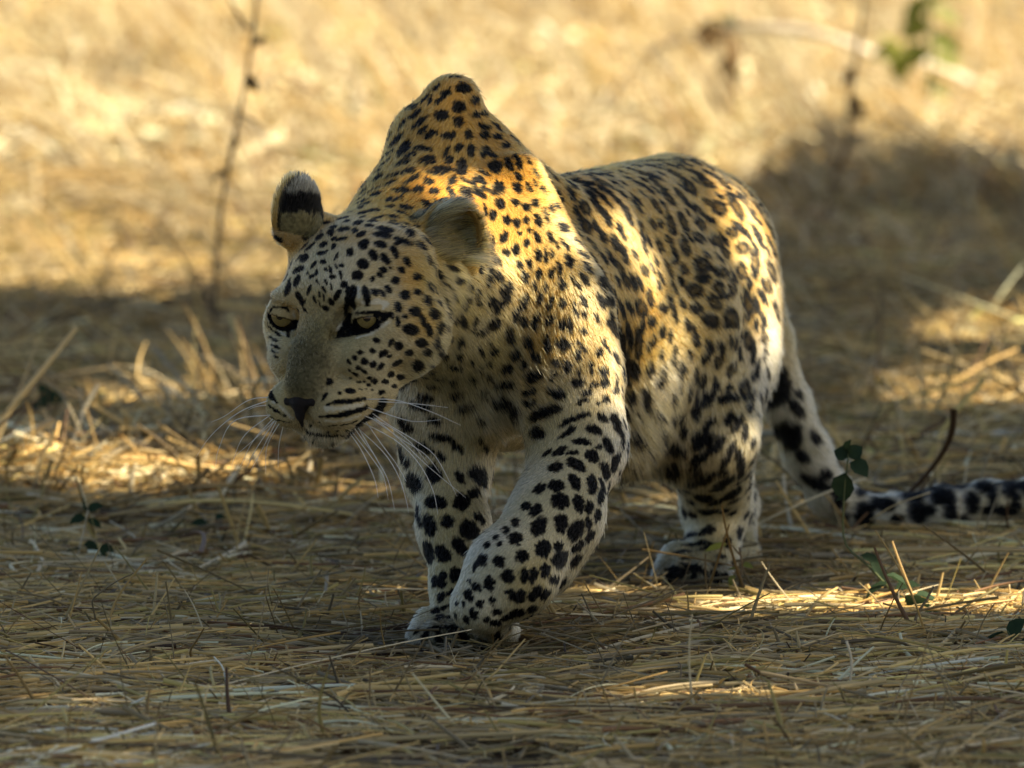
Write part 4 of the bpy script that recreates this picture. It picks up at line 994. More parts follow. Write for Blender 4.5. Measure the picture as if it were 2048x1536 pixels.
r1 = nt.nodes.new("ShaderNodeValToRGB"); r1.color_ramp.elements[0].position = 0.38; r1.color_ramp.elements[1].position = 0.62
r1.color_ramp.elements[0].color = (0.22, 0.155, 0.085, 1); r1.color_ramp.elements[1].color = (0.46, 0.375, 0.24, 1)
mx = nt.nodes.new("ShaderNodeMixRGB"); mx.blend_type = 'MULTIPLY'; mx.inputs[0].default_value = 0.7
r2 = nt.nodes.new("ShaderNodeValToRGB"); r2.color_ramp.elements[0].position = 0.3; r2.color_ramp.elements[1].position = 0.7
r2.color_ramp.elements[0].color = (0.45, 0.42, 0.40, 1); r2.color_ramp.elements[1].color = (1, 1, 1, 1)
bp = nt.nodes.new("ShaderNodeBump"); bp.inputs["Strength"].default_value = 0.8; bp.inputs["Distance"].default_value = 0.008
for n_ in (n1, n2): nt.links.new(tc.outputs["Object"], n_.inputs["Vector"])
nt.links.new(n1.outputs[0], r1.inputs[0]); nt.links.new(n2.outputs[0], r2.inputs[0])
nt.links.new(r1.outputs[0], mx.inputs[1]); nt.links.new(r2.outputs[0], mx.inputs[2]); sep = nt.nodes.new("ShaderNodeSeparateXYZ"); mr = nt.nodes.new("ShaderNodeMapRange")   # shade under litter and trees put into a dark humus tone, pale dust beyond
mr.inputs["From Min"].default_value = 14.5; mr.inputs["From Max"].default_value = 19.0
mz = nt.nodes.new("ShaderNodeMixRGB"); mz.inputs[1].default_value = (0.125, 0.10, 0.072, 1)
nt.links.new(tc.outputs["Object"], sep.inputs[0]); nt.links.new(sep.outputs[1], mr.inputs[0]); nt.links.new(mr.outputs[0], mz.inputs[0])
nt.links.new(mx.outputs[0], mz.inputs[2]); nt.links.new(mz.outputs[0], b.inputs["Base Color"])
nt.links.new(n2.outputs[0], bp.inputs["Height"]); nt.links.new(bp.outputs[0], b.inputs["Normal"])
b.inputs["Roughness"].default_value = 0.95; b.inputs["Specular IOR Level"].default_value = 0.1
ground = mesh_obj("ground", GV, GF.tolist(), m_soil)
tag(ground, kind="structure")

# ------------------------------------------------------------------ straw
mat_straw = bpy.data.materials.new("dry_straw"); mat_straw.use_nodes = True
nt = mat_straw.node_tree; b = nt.nodes["Principled BSDF"]
a_ = nt.nodes.new("ShaderNodeAttribute"); a_.attribute_name = "Col"
tr = nt.nodes.new("ShaderNodeBsdfTranslucent"); mxs = nt.nodes.new("ShaderNodeMixShader"); mxs.inputs[0].default_value = 0.25
o_ = [n for n in nt.nodes if n.type == 'OUTPUT_MATERIAL'][0]
nt.links.new(a_.outputs["Color"], b.inputs["Base Color"]); nt.links.new(a_.outputs["Color"], tr.inputs[0])
nt.links.new(b.outputs[0], mxs.inputs[1]); nt.links.new(tr.outputs[0], mxs.inputs[2]); nt.links.new(mxs.outputs[0], o_.inputs[0])
b.inputs["Roughness"].default_value = 0.55; b.inputs["Specular IOR Level"].default_value = 0.35
SC = np.array([[0.55, 0.385, 0.145], [0.45, 0.29, 0.095], [0.42, 0.32, 0.15], [0.28, 0.22, 0.12], [0.17, 0.09, 0.038], [0.66, 0.56, 0.35], [0.34, 0.27, 0.09]])
def straw_cols(x, y, n, pr):
    c = SC[rng.choice(len(SC), n, p=np.array(pr)/sum(pr))]
    z = np.zeros(n)
    tone = vnoise(np.stack([x, y, z], 1), 2.5, 60)[:, None]
    return np.clip(c*(0.65+0.6*tone)*rng.normal(1, 0.13, (n, 1)), 0.01, 0.8)
PAWS = [(P(890, 1280, 7.95), 0.052), (P(1000, 1275, 7.93), 0.035), (P(1385, 1165, 8.55), 0.055), (P(1480, 1120, 8.78), 0.05)]
SAND = [(850, 1545, 330, 48), (1150, 1540, 160, 22), (30, 1440, 120, 18), (120, 1320, 120, 14), (1560, 1255, 90, 10)]
def straw_bed(name, x0, x1, y0, y1, n, Lr, Rr, tilt, ztop, pr, up=0.03, bend=0.10, dens_noise=0.0, aniso=0.0, k=5, xmin=0.0):
    m = int(n*1.6)
    x = rng.uniform(x0, x1, m) if not callable(x0) else None
    y = rng.uniform(y0, y1, m)
    if callable(x0): x = rng.uniform(-1, 1, m)*x0(y)
    dn = vnoise(np.stack([x*1.0, y*0.7, y*0], 1), 4.0, 70)
    keep = rng.random(m) < (1-dens_noise) + dens_noise*np.clip((dn-0.35)*4, 0, 1)
    px, py = proj(np.stack([x, y, np.zeros(m)], 1))
    for cx, cy, rx, ry in SAND:
        e = ((px-cx)/rx)**2 + ((py-cy)/ry)**2
        keep &= ~((e < 1) & (rng.random(m) < 0.93))
    keep &= np.abs(x) > xmin
    for c, r in PAWS: keep &= np.hypot(x-c[0], y-c[1]) > r
    x, y = x[keep][:n], y[keep][:n]; n = len(x)
    ang = rng.uniform(0, 2*math.pi, n)
    flow = (vnoise(np.stack([x, y, y*0], 1), 1.6, 71)-0.5)*3.0
    pick = rng.random(n) < aniso
    ang = np.where(pick, flow + rng.normal(0, 0.35, n) + math.pi*(rng.random(n) < 0.5), ang)
    L = rng.lognormal(0, 0.45, n)*Lr; L = np.clip(L, Lr*0.25, Lr*3)
    tl = rng.normal(0, tilt, n)
    upm = rng.random(n) < up
    tl = np.where(upm, rng.uniform(0.3, 1.3, n), tl)
    L = np.where(upm, L*0.55, L)
    nearpaw = np.min([np.hypot(x-c[0], (y-c[1]+0.02))/(r*5.0) for c, r in PAWS], axis=0)
    zt = ztop*np.clip(nearpaw, 0.15, 1)
    z = gz(x, y) + rng.random(n)**1.5*zt
    d = np.stack([np.cos(ang)*np.cos(tl), np.sin(ang)*np.cos(tl), np.sin(tl)], 1)
    side = np.stack([-np.sin(ang), np.cos(ang), np.zeros(n)], 1)
    bs = rng.normal(0, bend, n)[:, None]; bz = np.abs(rng.normal(0, bend*0.35, n))[:, None]
    kink = (rng.random(n) < 0.25)[:, None]*rng.normal(0, 0.25, (n, 1))
    pts = []
    for t in np.linspace(-0.5, 0.5, k):
        q = 1-4*t*t
        pt_ = np.stack([x, y, z], 1) + d*(t*L)[:, None] + side*(bs*q+kink*max(t, 0))*L[:, None] + np.array([0, 0, 1.0])*(bz*q*L[:, None])
        pts.append(pt_)
    pts = np.stack(pts, 1)
    lowz = pts[:, :, 2].min(1) - gz(x, y)
    pts[:, :, 2] -= np.minimum(lowz, 0)[:, None] - 0.0005
    R = np.clip(rng.lognormal(0, 0.5, n)*Rr, Rr*0.4, Rr*2.5)
    rad = R[:, None]*np.linspace(1.0, 0.5, k)[None]
    c = straw_cols(x, y, n, pr)
    gap_light = np.clip((z-gz(x, y))/ztop, 0, 1)[:, None]
    c = np.clip(c*(0.30+1.18*gap_light), 0.01, 0.8)          # shade of the gaps put into the colour of the lower straw
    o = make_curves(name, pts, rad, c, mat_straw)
    return tag(o, kind="stuff")
PR = [3.5, 3, 4, 2.5, 0.9, 1.6, 2.0]
straw_bed("straw_litter", -1.15, 1.15, 6.7, 9.1, 62000, 0.080, 0.00115, 0.10, 0.024, PR, 0.04, bend=0.06, aniso=0.3)
straw_bed("straw_chaff", -1.15, 1.15, 6.7, 9.4, 30000, 0.028, 0.0008, 0.25, 0.022, PR, 0.12, aniso=0.1, k=3)
straw_bed("long_straw", -1.2, 1.2, 6.8, 10.5, 6000, 0.17, 0.0015, 0.06, 0.026, [4, 3, 3, 2, 1, 3, 2], 0.02, bend=0.05, aniso=0.4, k=7)
straw_bed("mid_straw", lambda y: 0.35+y*0.115, None, 9.1, 17, 58000, 0.15, 0.0018, 0.12, 0.035, PR, 0.10, dens_noise=0.45, aniso=0.4)
straw_bed('stubble_pile', -0.78, -0.24, 9.3, 10.15, 1500, 0.09, 0.0021, 0.35, 0.05, [5, 5, 1, 0, 1, 4, 0], 0.25, bend=0.05)
straw_bed('loose_stubble', -1.0, 1.0, 8.9, 12.5, 2500, 0.10, 0.0019, 0.30, 0.03, [5, 5, 1, 1, 2, 3, 1], 0.2, bend=0.05)
straw_bed('outer_straw', lambda y: 3.8+0*y, None, 4.5, 14.5, 34000, 0.17, 0.0016, 0.12, 0.03, PR, 0.05, aniso=0.3, xmin=0.98)
# the pale trampled grass of the sunlit flat behind
straw_bed("far_straw", lambda y: 0.6+y*0.11, None, 16, 46, 60000, 0.17, 0.0040, 0.25, 0.05, [3, 2, 3, 0.3, 0.4, 10, 0.5], 0.25, dens_noise=0.75, aniso=0.3)
straw_bed("pale_fallen_grass", lambda y: 0.6+y*0.11, None, 16, 44, 14000, 0.12, 0.0075, 0.35, 0.09, [2, 1, 1, 0, 0, 14, 0], 0.20, dens_noise=0.8, aniso=0.5)
# standing dry grass tufts in the flat, leaning with the wind
def grass_tufts(name, n_t, blades, y0, y1, Lr, Rr, pr):
    ty = rng.uniform(y0, y1, n_t); tx = rng.uniform(-1, 1, n_t)*(0.6+ty*0.11)
    x = np.repeat(tx, blades) + rng.normal(0, 0.07, n_t*blades); y = np.repeat(ty, blades) + rng.normal(0, 0.07, n_t*blades)
    n = len(x)
    lean = np.repeat(rng.uniform(0.3, 1.2, n_t), blades); la = np.repeat(rng.normal(2.6, 0.8, n_t), blades) + rng.normal(0, 0.5, n)
    L = np.repeat(rng.uniform(0.6, 1.4, n_t), blades)*rng.uniform(0.5, 1.2, n)*Lr
    z = gz(x, y)
    pts = []
    for t in np.linspace(0, 1, 5):
        a = lean*(0.4+0.9*t)
        pts.append(np.stack([x+np.cos(la)*np.sin(a)*L*t, y+np.sin(la)*np.sin(a)*L*t, z+np.cos(a)*L*t], 1))
    pts = np.stack(pts, 1)
    rad = Rr*rng.uniform(0.6, 1.4, n)[:, None]*np.array([1, 1, 0.9, 0.7, 0.3])[None]
    c = SC[rng.choice(len(SC), n, p=np.array(pr)/sum(pr))]*np.repeat(rng.uniform(0.6, 1.15, n_t), blades)[:, None]
    return tag(make_curves(name, pts, rad, c, mat_straw), kind="stuff")
grass_tufts("dry_grass_tussocks", 900, 26, 14.5, 45, 0.30, 0.0026, [3, 3, 3, 1, 1.5, 6, 2])
grass_tufts("short_dry_grass", 260, 16, 10.2, 14.5, 0.12, 0.0016, [4, 4, 3, 2, 2, 2, 3])
print('straw', round(time.time()-T0, 1))

# ------------------------------------------------------------------ shade trees to the right of the frame
BAND = lambda px: 606 + (378-606)*np.clip((px-1150)/350, 0, 1)
LITG = [(230, 975, 370, 34), (60, 1246, 190, 15), (1230, 1188, 150, 12), (1700, 1222, 420, 24), (1400, 1404, 230, 6), (120, 1425, 130, 12), (120, 1525, 170, 16),
        (1860, 815, 300, 42), (1930, 688, 190, 22), (330, 826, 330, 8), (860, 868, 150, 34), (1570, 1058, 90, 34), (1270, 1036, 110, 18), (1190, 1120, 70, 12),
        (620, 470, 300, 60), (640, 1020, 110, 12), (1330, 1240, 60, 8)]
LITB = [(1050, 325, 12), (1085, 370, 18), (1112, 420, 24), (1135, 480, 24), (1150, 540, 24), (1165, 600, 26), (1185, 660, 28), (1205, 720, 26), (1225, 780, 18),
        (1185, 358, 20), (1215, 400, 26), (1250, 450, 28), (1285, 510, 30), (1310, 570, 30), (1325, 630, 32), (1345, 690, 34), (1355, 750, 32), (1345, 810, 24),
        (1290, 690, 14), (1280, 760, 16), (885, 372, 20), (930, 350, 14), (840, 402, 12), (935, 190, 14),
        (1522, 800, 0), (1516, 870, 0), (1510, 940, 0), (1500, 1020, 2), (1500, 1080, 2), (1548, 560, 22), (1530, 460, 30), (1500, 400, 30), (1552, 640, 20), (1450, 370, 24), (1480, 450, 30), (1505, 530, 28), (1525, 610, 22), (1410, 345, 16), (1440, 420, 16), (1535, 710, 12),
        (1130, 620, 26), (1150, 690, 26), (1100, 700, 18), (1560, 700, 8)]
litb = []
for x_, y_, w_ in LITB:
    h_ = near_hit(x_, y_)
    if h_ is not None: litb.append((h_[0], w_*U(8.2)))
def shades(Lp):
    """True where a leaf at Lp may hang: not in a gap the sun falls through"""
    t = Lp[:, 2]/sd[2]
    g = Lp - t[:, None]*sd
    for _ in range(3):
        zg = gz(g[:, 0], g[:, 1]) + 0.012
        g = Lp - ((Lp[:, 2]-zg)/sd[2])[:, None]*sd
    px, py = proj(g)
    wig = (vnoise(np.stack([g[:, 0]*2.2, g[:, 1]*0.5, t*0], 1), 2.0, 80)-0.5)
    ok = py > BAND(px) + 26*wig
    for cx, cy, rx, ry in LITG:
        e = ((px-cx)/rx)**2 + ((py-cy)/(ry+9))**2
        ok &= e > 1.0 + 1.1*wig
    for c, r in litb:
        q = Lp - c
        tt = q@sd
        d = np.linalg.norm(q - tt[:, None]*sd, axis=1)
        ok &= d > r + 0.034
    return ok
m_leaf = pmat("tree_leaf", (0.065, 0.090, 0.025), 0.5, 0.3, trans=0.4)
m_bark = pmat("tree_bark", (0.16, 0.12, 0.085), 0.9, 0.1, noise=0.5, scale=12, bump=0.8)
def leaf_cloud(name, cen, ext, n, size, parent):
    c = rng.uniform(-1, 1, (n*2, 3)); c = c[(c**2).sum(1) < 1.25][:n]
    c = cen + c*ext
    c = c[shades(c)]
    n = len(c)
    a = rng.normal(size=(n, 3)); a[:, 2] *= 0.5; a /= np.linalg.norm(a, axis=1)[:, None]
    b_ = np.cross(a, rng.normal(size=(n, 3))); b_ /= np.linalg.norm(b_, axis=1)[:, None]
    s = size*rng.uniform(0.6, 1.2, (n, 1))
    V = np.stack([c-a*s, c-b_*s*0.45-a*s*0.1, c+a*s, c+b_*s*0.45-a*s*0.1], 1).reshape(-1, 3)
    Fq = (np.arange(n)[:, None]*4+np.arange(4)[None])
    me = bpy.data.meshes.new(name)
    me.vertices.add(len(V)); me.vertices.foreach_set("co", V.ravel())
    me.loops.add(n*4); me.loops.foreach_set("vertex_index", Fq.ravel()); me.polygons.add(n)
    me.polygons.foreach_set("loop_start", np.arange(n)*4); me.update(calc_edges=True)
    me.materials.append(m_leaf)
    o = bpy.data.objects.new(name, me); C.objects.link(o); adopt(o, parent); o["kind"] = "stuff"
    return o
off = sd*(4.0/sd[2])
TREES = [((0.1, 7.6), (2.2, 1.9, 0.9), 30000, "spreading shade tree standing just right of the photographer"),
         ((0.2, 10.4), (2.6, 2.2, 0.9), 52000, "spreading shade tree beside the leopard, middle of the row"),
         ((0.5, 14.4), (2.9, 2.6, 0.9), 56000, "spreading shade tree farthest back in the row")]
for (gx, gy), ext, n, lab in TREES:
    cen = np.array([gx, gy, 0]) + off
    base = np.array([cen[0]+0.9, cen[1]+0.3, 0])
    t_ = empty("shade_tree", tuple(base)); tag(t_, lab, "tree", "shade trees beside the clearing")
    tube("trunk", smooth_path([base+[0, 0, -0.1], base+[0.05, 0, 1.2], base+[-0.2, 0.05, 2.4], cen+[0.3, 0, -0.3]], 10), np.linspace(0.22, 0.09, 10), m_bark, t_, 10)
    for k in range(7):
        an = k*0.9+gx
        e_ = cen + np.array([math.cos(an)*ext[0]*0.75, math.sin(an)*ext[1]*0.75, rng.uniform(-0.2, 0.5)])
        s_ = base*0.4 + (cen+[0.3, 0, -0.6])*0.6; s_[2] = 2.3
        tube("limb", smooth_path([s_, (s_+e_)/2+[0, 0, 0.3], e_], 7), np.linspace(0.07, 0.015, 7), m_bark, t_, 6)
    leaf_cloud("crown", cen, np.array(ext), n, 0.075, t_)
print('trees', round(time.time()-T0, 1))
# ------------------------------------------------------------------ plants and stalks that can be told apart
m_stem_g = pmat("green_stem", (0.10, 0.12, 0.05), 0.7, 0.2)
m_stem_d = pmat("dead_stem", (0.17, 0.125, 0.07), 0.8, 0.15, noise=0.4, scale=60)
m_stem_p = pmat("pale_bare_branch", (0.60, 0.53, 0.42), 0.8, 0.15, noise=0.4, scale=30)
m_lf_dark = pmat("dark_green_leaf", (0.028, 0.050, 0.024), 0.75, 0.1, noise=0.35, scale=80, trans=0.2)
m_lf_oliv = pmat("olive_leaf", (0.17, 0.19, 0.035), 0.6, 0.25, noise=0.4, scale=80, trans=0.35)
m_lf_dry = pmat("withered_leaf", (0.13, 0.08, 0.03), 0.7, 0.2, noise=0.4, scale=80, trans=0.2)
m_stalk = pmat("straw_stalk", (0.55, 0.42, 0.20), 0.5, 0.35, noise=0.35, scale=120)
m_stalk_p = pmat("bleached_stalk", (0.66, 0.56, 0.38), 0.5, 0.35, noise=0.25, scale=120)
m_stalk_d = pmat("dark_stick", (0.05, 0.035, 0.022), 0.8, 0.2, noise=0.4, scale=60)
def leaf(p, d, up, L, W, mat, parent):
    """an oval leaf, folded along its midrib"""
    d = norm(d); s = norm(np.cross(d, up)); u = np.cross(s, d)
    V = []; rows = [(0, 0), (0.22, 0.8), (0.5, 1.0), (0.78, 0.65), (1.0, 0.0)]
    for t, w in rows:
        c = p + d*L*t - u*L*0.25*t*t
        if w == 0: V.append(c)
        else: V += [c + s*W*w*0.5 + u*W*0.18, c, c - s*W*w*0.5 + u*W*0.18]
    F_ = [(0, 1, 2), (0, 2, 3), (1, 4, 5, 2), (2, 5, 6, 3), (4, 7, 8, 5), (5, 8, 9, 6), (7, 10, 8), (8, 10, 9)]
    return mesh_obj("leaf", V, F_, mat, parent)
def plant(name, label, cat, stems, leaves, stem_mat, group=None):
    """stems: [(pts3d, r0, r1)], leaves: [(p, d, L, W, mat)]"""
    base = min((s[0][0] for s in stems), key=lambda q: q[2])
    root = empty(name, tuple(base)); tag(root, label, cat, group)
    for pts_, r0, r1 in stems:
        n = max(6, len(pts_)*3)
        tube("stem", smooth_path(pts_, n), np.linspace(r0, r1, n), stem_mat, root, 6)
    for p, d, L, W, mt in leaves:
        leaf(np.array(p, float), np.array(d, float), norm(rng.normal(size=3)*0.4+np.array([0, -0.5, 0.8])), L, W, mt, root)
    return root
def Pp(l): return [P(*q) for q in l]
def leaves_at(lst, mt):
    """lst: (px, py, Y, angle in the picture, length px, width px)"""
    out = []
    for px, py, Y, an, L, W in lst:
        a = math.radians(an); d = np.array([math.cos(a), rng.uniform(-0.5, 0.2), -math.sin(a)])
        out.append((P(px, py, Y), d, L*1.35*U(Y), W*1.35*U(Y), mt))
    return out
# the green herb in front of the tail, its stem running down to the right
plant("leafy_herb", "green herb with round leaves standing in front of the leopard's tail", "plant",
      [(Pp([(2010, 1300, 8.02), (1900, 1255, 8.14), (1800, 1195, 8.28), (1735, 1130, 8.36), (1690, 1085, 8.4), (1688, 1000, 8.4), (1697, 905, 8.4)]), 0.0022, 0.0009)],
      leaves_at([(1697, 915, 8.4, -150, 24, 26), (1697, 915, 8.4, -40, 26, 26), (1697, 912, 8.4, -95, 26, 24), (1700, 925, 8.4, 30, 34, 34), (1690, 945, 8.4, 95, 44, 38), (1692, 1000, 8.4, 190, 16, 14),
                 (1740, 1125, 8.35, 40, 40, 22), (1720, 1110, 8.37, 15, 38, 20), (1790, 1180, 8.3, -20, 40, 26), (1800, 1190, 8.28, 60, 36, 24), (1830, 1190, 8.25, 10, 40, 30), (1810, 1215, 8.25, 170, 40, 16),
                 (1850, 1215, 8.2, 20, 34, 26), (1870, 1225, 8.18, 80, 36, 26), (1890, 1245, 8.15, 30, 36, 22), (1770, 1150, 8.28, 20, 50, 34), (1810, 1190, 8.22, 40, 54, 36), (1845, 1222, 8.17, 30, 52, 34), (1880, 1250, 8.1, 10, 50, 34), (1780, 1165, 8.25, 160, 44, 26), (1900, 1262, 8.08, 60, 44, 30)], m_lf_dark), m_stem_g)
plant("leafy_herb", "low dark green herb at the lower right corner in front of the sunlit strip", "plant",
      [(Pp([(2050, 1330, 7.9), (2030, 1290, 7.9), (2015, 1262, 7.9)]), 0.002, 0.001)],
      leaves_at([(2030, 1290, 7.9, 10, 50, 40), (2020, 1275, 7.9, -60, 36, 30), (2030, 1300, 7.9, 150, 44, 30), (2010, 1265, 7.9, 170, 34, 22), (2035, 1310, 7.9, 60, 40, 30), (1990, 1310, 7.9, 190, 30, 22)], m_lf_dark), m_stem_g)
plant("leafy_herb", "small herb with a pale stem and dark leaves at the left edge of the straw", "plant",
      [(Pp([(148, 1160, 8.75), (156, 1110, 8.75), (168, 1060, 8.75), (176, 1020, 8.75)]), 0.0018, 0.0009)],
      leaves_at([(176, 1020, 8.75, -120, 22, 18), (176, 1022, 8.75, -30, 24, 18), (172, 1035, 8.75, 170, 26, 18), (174, 1040, 8.75, 20, 24, 16), (166, 1090, 8.75, 10, 26, 24), (175, 1085, 8.75, 60, 30, 22),
                 (200, 1090, 8.72, 40, 28, 22), (205, 1110, 8.72, 150, 26, 18), (160, 1100, 8.75, 190, 22, 16)], m_lf_dark), m_stalk_p)
plant("leafy_herb", "wilting dark herb on a bent stem below the sunlit straw pile", "plant",
      [(Pp([(425, 1115, 9.0), (424, 1075, 9.0), (418, 1045, 9.0)]), 0.0018, 0.001)],
      leaves_at([(418, 1045, 9.0, 180, 30, 16), (420, 1040, 9.0, -20, 28, 16), (425, 1048, 9.0, 30, 34, 16), (420, 1055, 9.0, 90, 24, 16), (430, 1060, 9.0, 60, 26, 12)], m_lf_dark), m_stem_g)
plant("leafy_herb", "tiny dark herb left of the leopard's planted forepaw", "plant",
      [(Pp([(745, 1100, 9.05), (742, 1070, 9.05)]), 0.0015, 0.001)],
      leaves_at([(742, 1070, 9.05, -150, 22, 16), (745, 1066, 9.05, -20, 26, 16), (750, 1075, 9.05, 20, 34, 16), (770, 1080, 9.02, 40, 30, 16), (735, 1075, 9.05, 160, 22, 14)], m_lf_dark), m_stem_g)
plant("leafy_herb", "dark leafy seedling among the stubble left of the straw pile", "plant",
      [(Pp([(85, 905, 10.1), (90, 860, 10.1), (96, 800, 10.1), (98, 740, 10.1)]), 0.002, 0.001)],
      leaves_at([(92, 810, 10.1, -100, 34, 34), (94, 805, 10.1, -20, 34, 30), (92, 815, 10.1, 190, 30, 28), (94, 835, 10.1, 90, 34, 32), (90, 850, 10.1, 150, 34, 24), (92, 865, 10.1, 40, 26, 22)], m_lf_dark), m_stem_d)
plant("thorny_twig", "small thorny dark twig rising beside the leopard's hind paw", "plant",
      [(Pp([(1500, 1215, 8.38), (1480, 1170, 8.38), (1484, 1130, 8.38), (1478, 1095, 8.38)]), 0.0018, 0.001), (Pp([(1483, 1135, 8.38), (1492, 1115, 8.38)]), 0.001, 0.0004), (Pp([(1480, 1110, 8.38), (1460, 1088, 8.38), (1445, 1092, 8.38)]), 0.0012, 0.0005)],
      leaves_at([(1456, 1088, 8.38, 170, 36, 12), (1478, 1140, 8.38, 190, 18, 12), (1484, 1128, 8.38, 10, 18, 10), (1470, 1150, 8.38, 120, 20, 14)], m_lf_oliv), m_stem_d)
# blurred plants in the sunlit flat
plant("dead_weed", "tall thin dead stem with two branches left of the leopard", "plant",
      [(Pp([(432, 705, 12.1), (430, 600, 12.1), (434, 500, 12.1), (443, 420, 12.1), (456, 340, 12.1), (478, 235, 12.1), (497, 130, 12.1), (512, 20, 12.1), (516, -60, 12.1)]), 0.0045, 0.0025),
       (Pp([(500, 60, 12.1), (470, 20, 12.1), (450, -30, 12.1)]), 0.0035, 0.002)],
      leaves_at([(495, 150, 12.1, 60, 30, 18), (480, 230, 12.1, 20, 34, 18), (505, 90, 12.1, -30, 26, 14), (470, 270, 12.1, 100, 26, 16), (455, 340, 12.1, 150, 22, 14)], m_lf_dry), m_stem_d)
plant("dead_weed", "tall dead stem at the edge of the shade behind the leopard's rump", "plant",
      [(Pp([(1652, 450, 15.2), (1660, 395, 15.2), (1668, 350, 15.2), (1692, 300, 15.2), (1700, 200, 15.2), (1715, 100, 15.2), (1730, 0, 15.2), (1738, -80, 15.2)]), 0.0065, 0.004),
       (Pp([(1692, 300, 15.2), (1712, 280, 15.2)]), 0.005, 0.003)],
      leaves_at([(1700, 190, 15.2, 60, 44, 24), (1708, 130, 15.2, 120, 40, 20), (1665, 395, 15.2, 200, 26, 20), (1662, 380, 15.2, -20, 22, 20)], m_lf_dry), m_stem_d)
plant("fallen_branch", "pale bare branch arching over the sunlit grass behind the leopard", "branch",
      [(Pp([(1200, 230, 20), (1265, 135, 19), (1340, 86, 18.5), (1420, 64, 18.2), (1500, 55, 18), (1600, 60, 18), (1690, 84, 18), (1760, 112, 18.2), (1850, 126, 18.4), (1930, 160, 19.5), (1990, 200, 21)]), 0.008, 0.014)], [], m_stem_p)
plant("hanging_twig", "withered twig with drooping leaves hanging from the pale branch", "plant",
      [(Pp([(1446, 40, 17.8), (1455, 150, 17.8), (1430, 215, 17.8), (1405, 300, 17.8), (1425, 400, 17.0)]), 0.006, 0.004)],
      leaves_at([(1448, 60, 17.7, 160, 56, 44), (1450, 60, 17.7, 70, 74, 46), (1455, 110, 17.7, 95, 78, 46), (1452, 160, 17.7, 110, 74, 46), (1452, 190, 17.7, 70, 60, 38), (1440, 190, 17.7, 130, 58, 36),
                 (1420, 225, 17.7, 110, 64, 38), (1405, 270, 17.7, 90, 58, 36), (1460, 215, 17.7, 80, 34, 18), (1436, 75, 17.7, 140, 36, 24)], m_lf_dry)
      + leaves_at([(1446, 45, 17.7, 200, 26, 22), (1446, 45, 17.7, -10, 24, 22), (1412, 240, 17.7, 110, 40, 26), (1458, 200, 17.7, 75, 40, 24)], m_lf_dark), m_stem_d)
plant("green_shrub", "yellow-green shrub shoot near the top right corner", "plant",
      [(Pp([(1880, 330, 18), (1865, 200, 18), (1862, 100, 18), (1858, 0, 18), (1850, -60, 18)]), 0.006, 0.004)],
      leaves_at([(1862, y, 17.9, a_, 52, 34) for y, a_ in ((0, 150), (20, 20), (45, 160), (70, 30), (95, 150), (120, 10), (140, 100), (155, 60), (10, -90), (-20, 0))]
                + [(1800, 105, 18, a_, 44, 34) for a_ in (0, 90, 180, 230)], m_lf_oliv), m_stem_g)
for (x_, y_, n_, mt, lab) in ((120, 330, 12, m_lf_oliv, "blurred olive-green weed tuft at the far left of the sunlit flat"), (176, 370, 8, m_lf_dry, "blurred brown weed just right of the olive tuft"),
                              (648, 350, 7, m_lf_oliv, "small blurred weed between the stem and the leopard's neck"),
                              (1556, 392, 10, m_lf_dry, "dark dry tuft at the shade edge beside the rump"), (560, 120, 9, m_lf_oliv, "faint weed right of the tall thin stem"),
                              (1990, 150, 8, m_lf_dry, "withered brown weed near the right edge"), (1340, 300, 7, m_lf_oliv, "faint weed behind the leopard's back")):
    p = gpoint(x_, y_+20); Y = p[1]
    lv = []
    for k in range(n_*2):
        q = P(x_+rng.uniform(-24, 24), y_+rng.uniform(-48, 12), Y)
        lv.append((q, rng.normal(size=3), 44*U(Y), 28*U(Y), mt))
    plant("weed", lab, "weed", [([p, P(x_, y_-20, Y), P(x_+6, y_-50, Y)], 0.004, 0.002)], lv, m_stem_d, "weeds in the sunlit flat")

# crumbled dead leaves among the straw
def litter(name, n, mat, s0, s1):
    y = rng.uniform(6.8, 11.5, n); x = rng.uniform(-1.1, 1.1, n)
    V = []; F_ = []
    for k in range(n):
        c = np.array([x[k], y[k], float(gz(x[k], y[k])) + rng.uniform(0.006, 0.022)])
        a = norm(rng.normal(size=3)*[1, 1, 0.35]); b_ = norm(np.cross(a, rng.normal(size=3)*[0.5, 0.5, 1])); u = np.cross(a, b_)
        L = rng.uniform(s0, s1); W = L*rng.uniform(0.3, 0.6); i0 = len(V)
        V += [c-a*L*0.5, c+b_*W*0.5+u*W*0.2, c+a*L*0.1-u*W*0.1, c-b_*W*0.4+u*W*0.25, c+a*L*0.5+u*L*rng.uniform(-0.2, 0.3)]
        F_ += [(i0, i0+1, i0+2), (i0, i0+2, i0+3), (i0+1, i0+4, i0+2), (i0+2, i0+4, i0+3)]
    return tag(mesh_obj(name, V, F_, mat), kind="stuff")
litter("leaf_litter", 1500, pmat("brown_leaf_litter", (0.16, 0.095, 0.045), 0.8, 0.1, col2=(0.08, 0.05, 0.028), scale=5), 0.008, 0.026)
litter("grey_leaf_litter", 700, pmat("grey_leaf_litter", (0.30, 0.27, 0.23), 0.8, 0.1, col2=(0.16, 0.14, 0.12), scale=5), 0.006, 0.018)

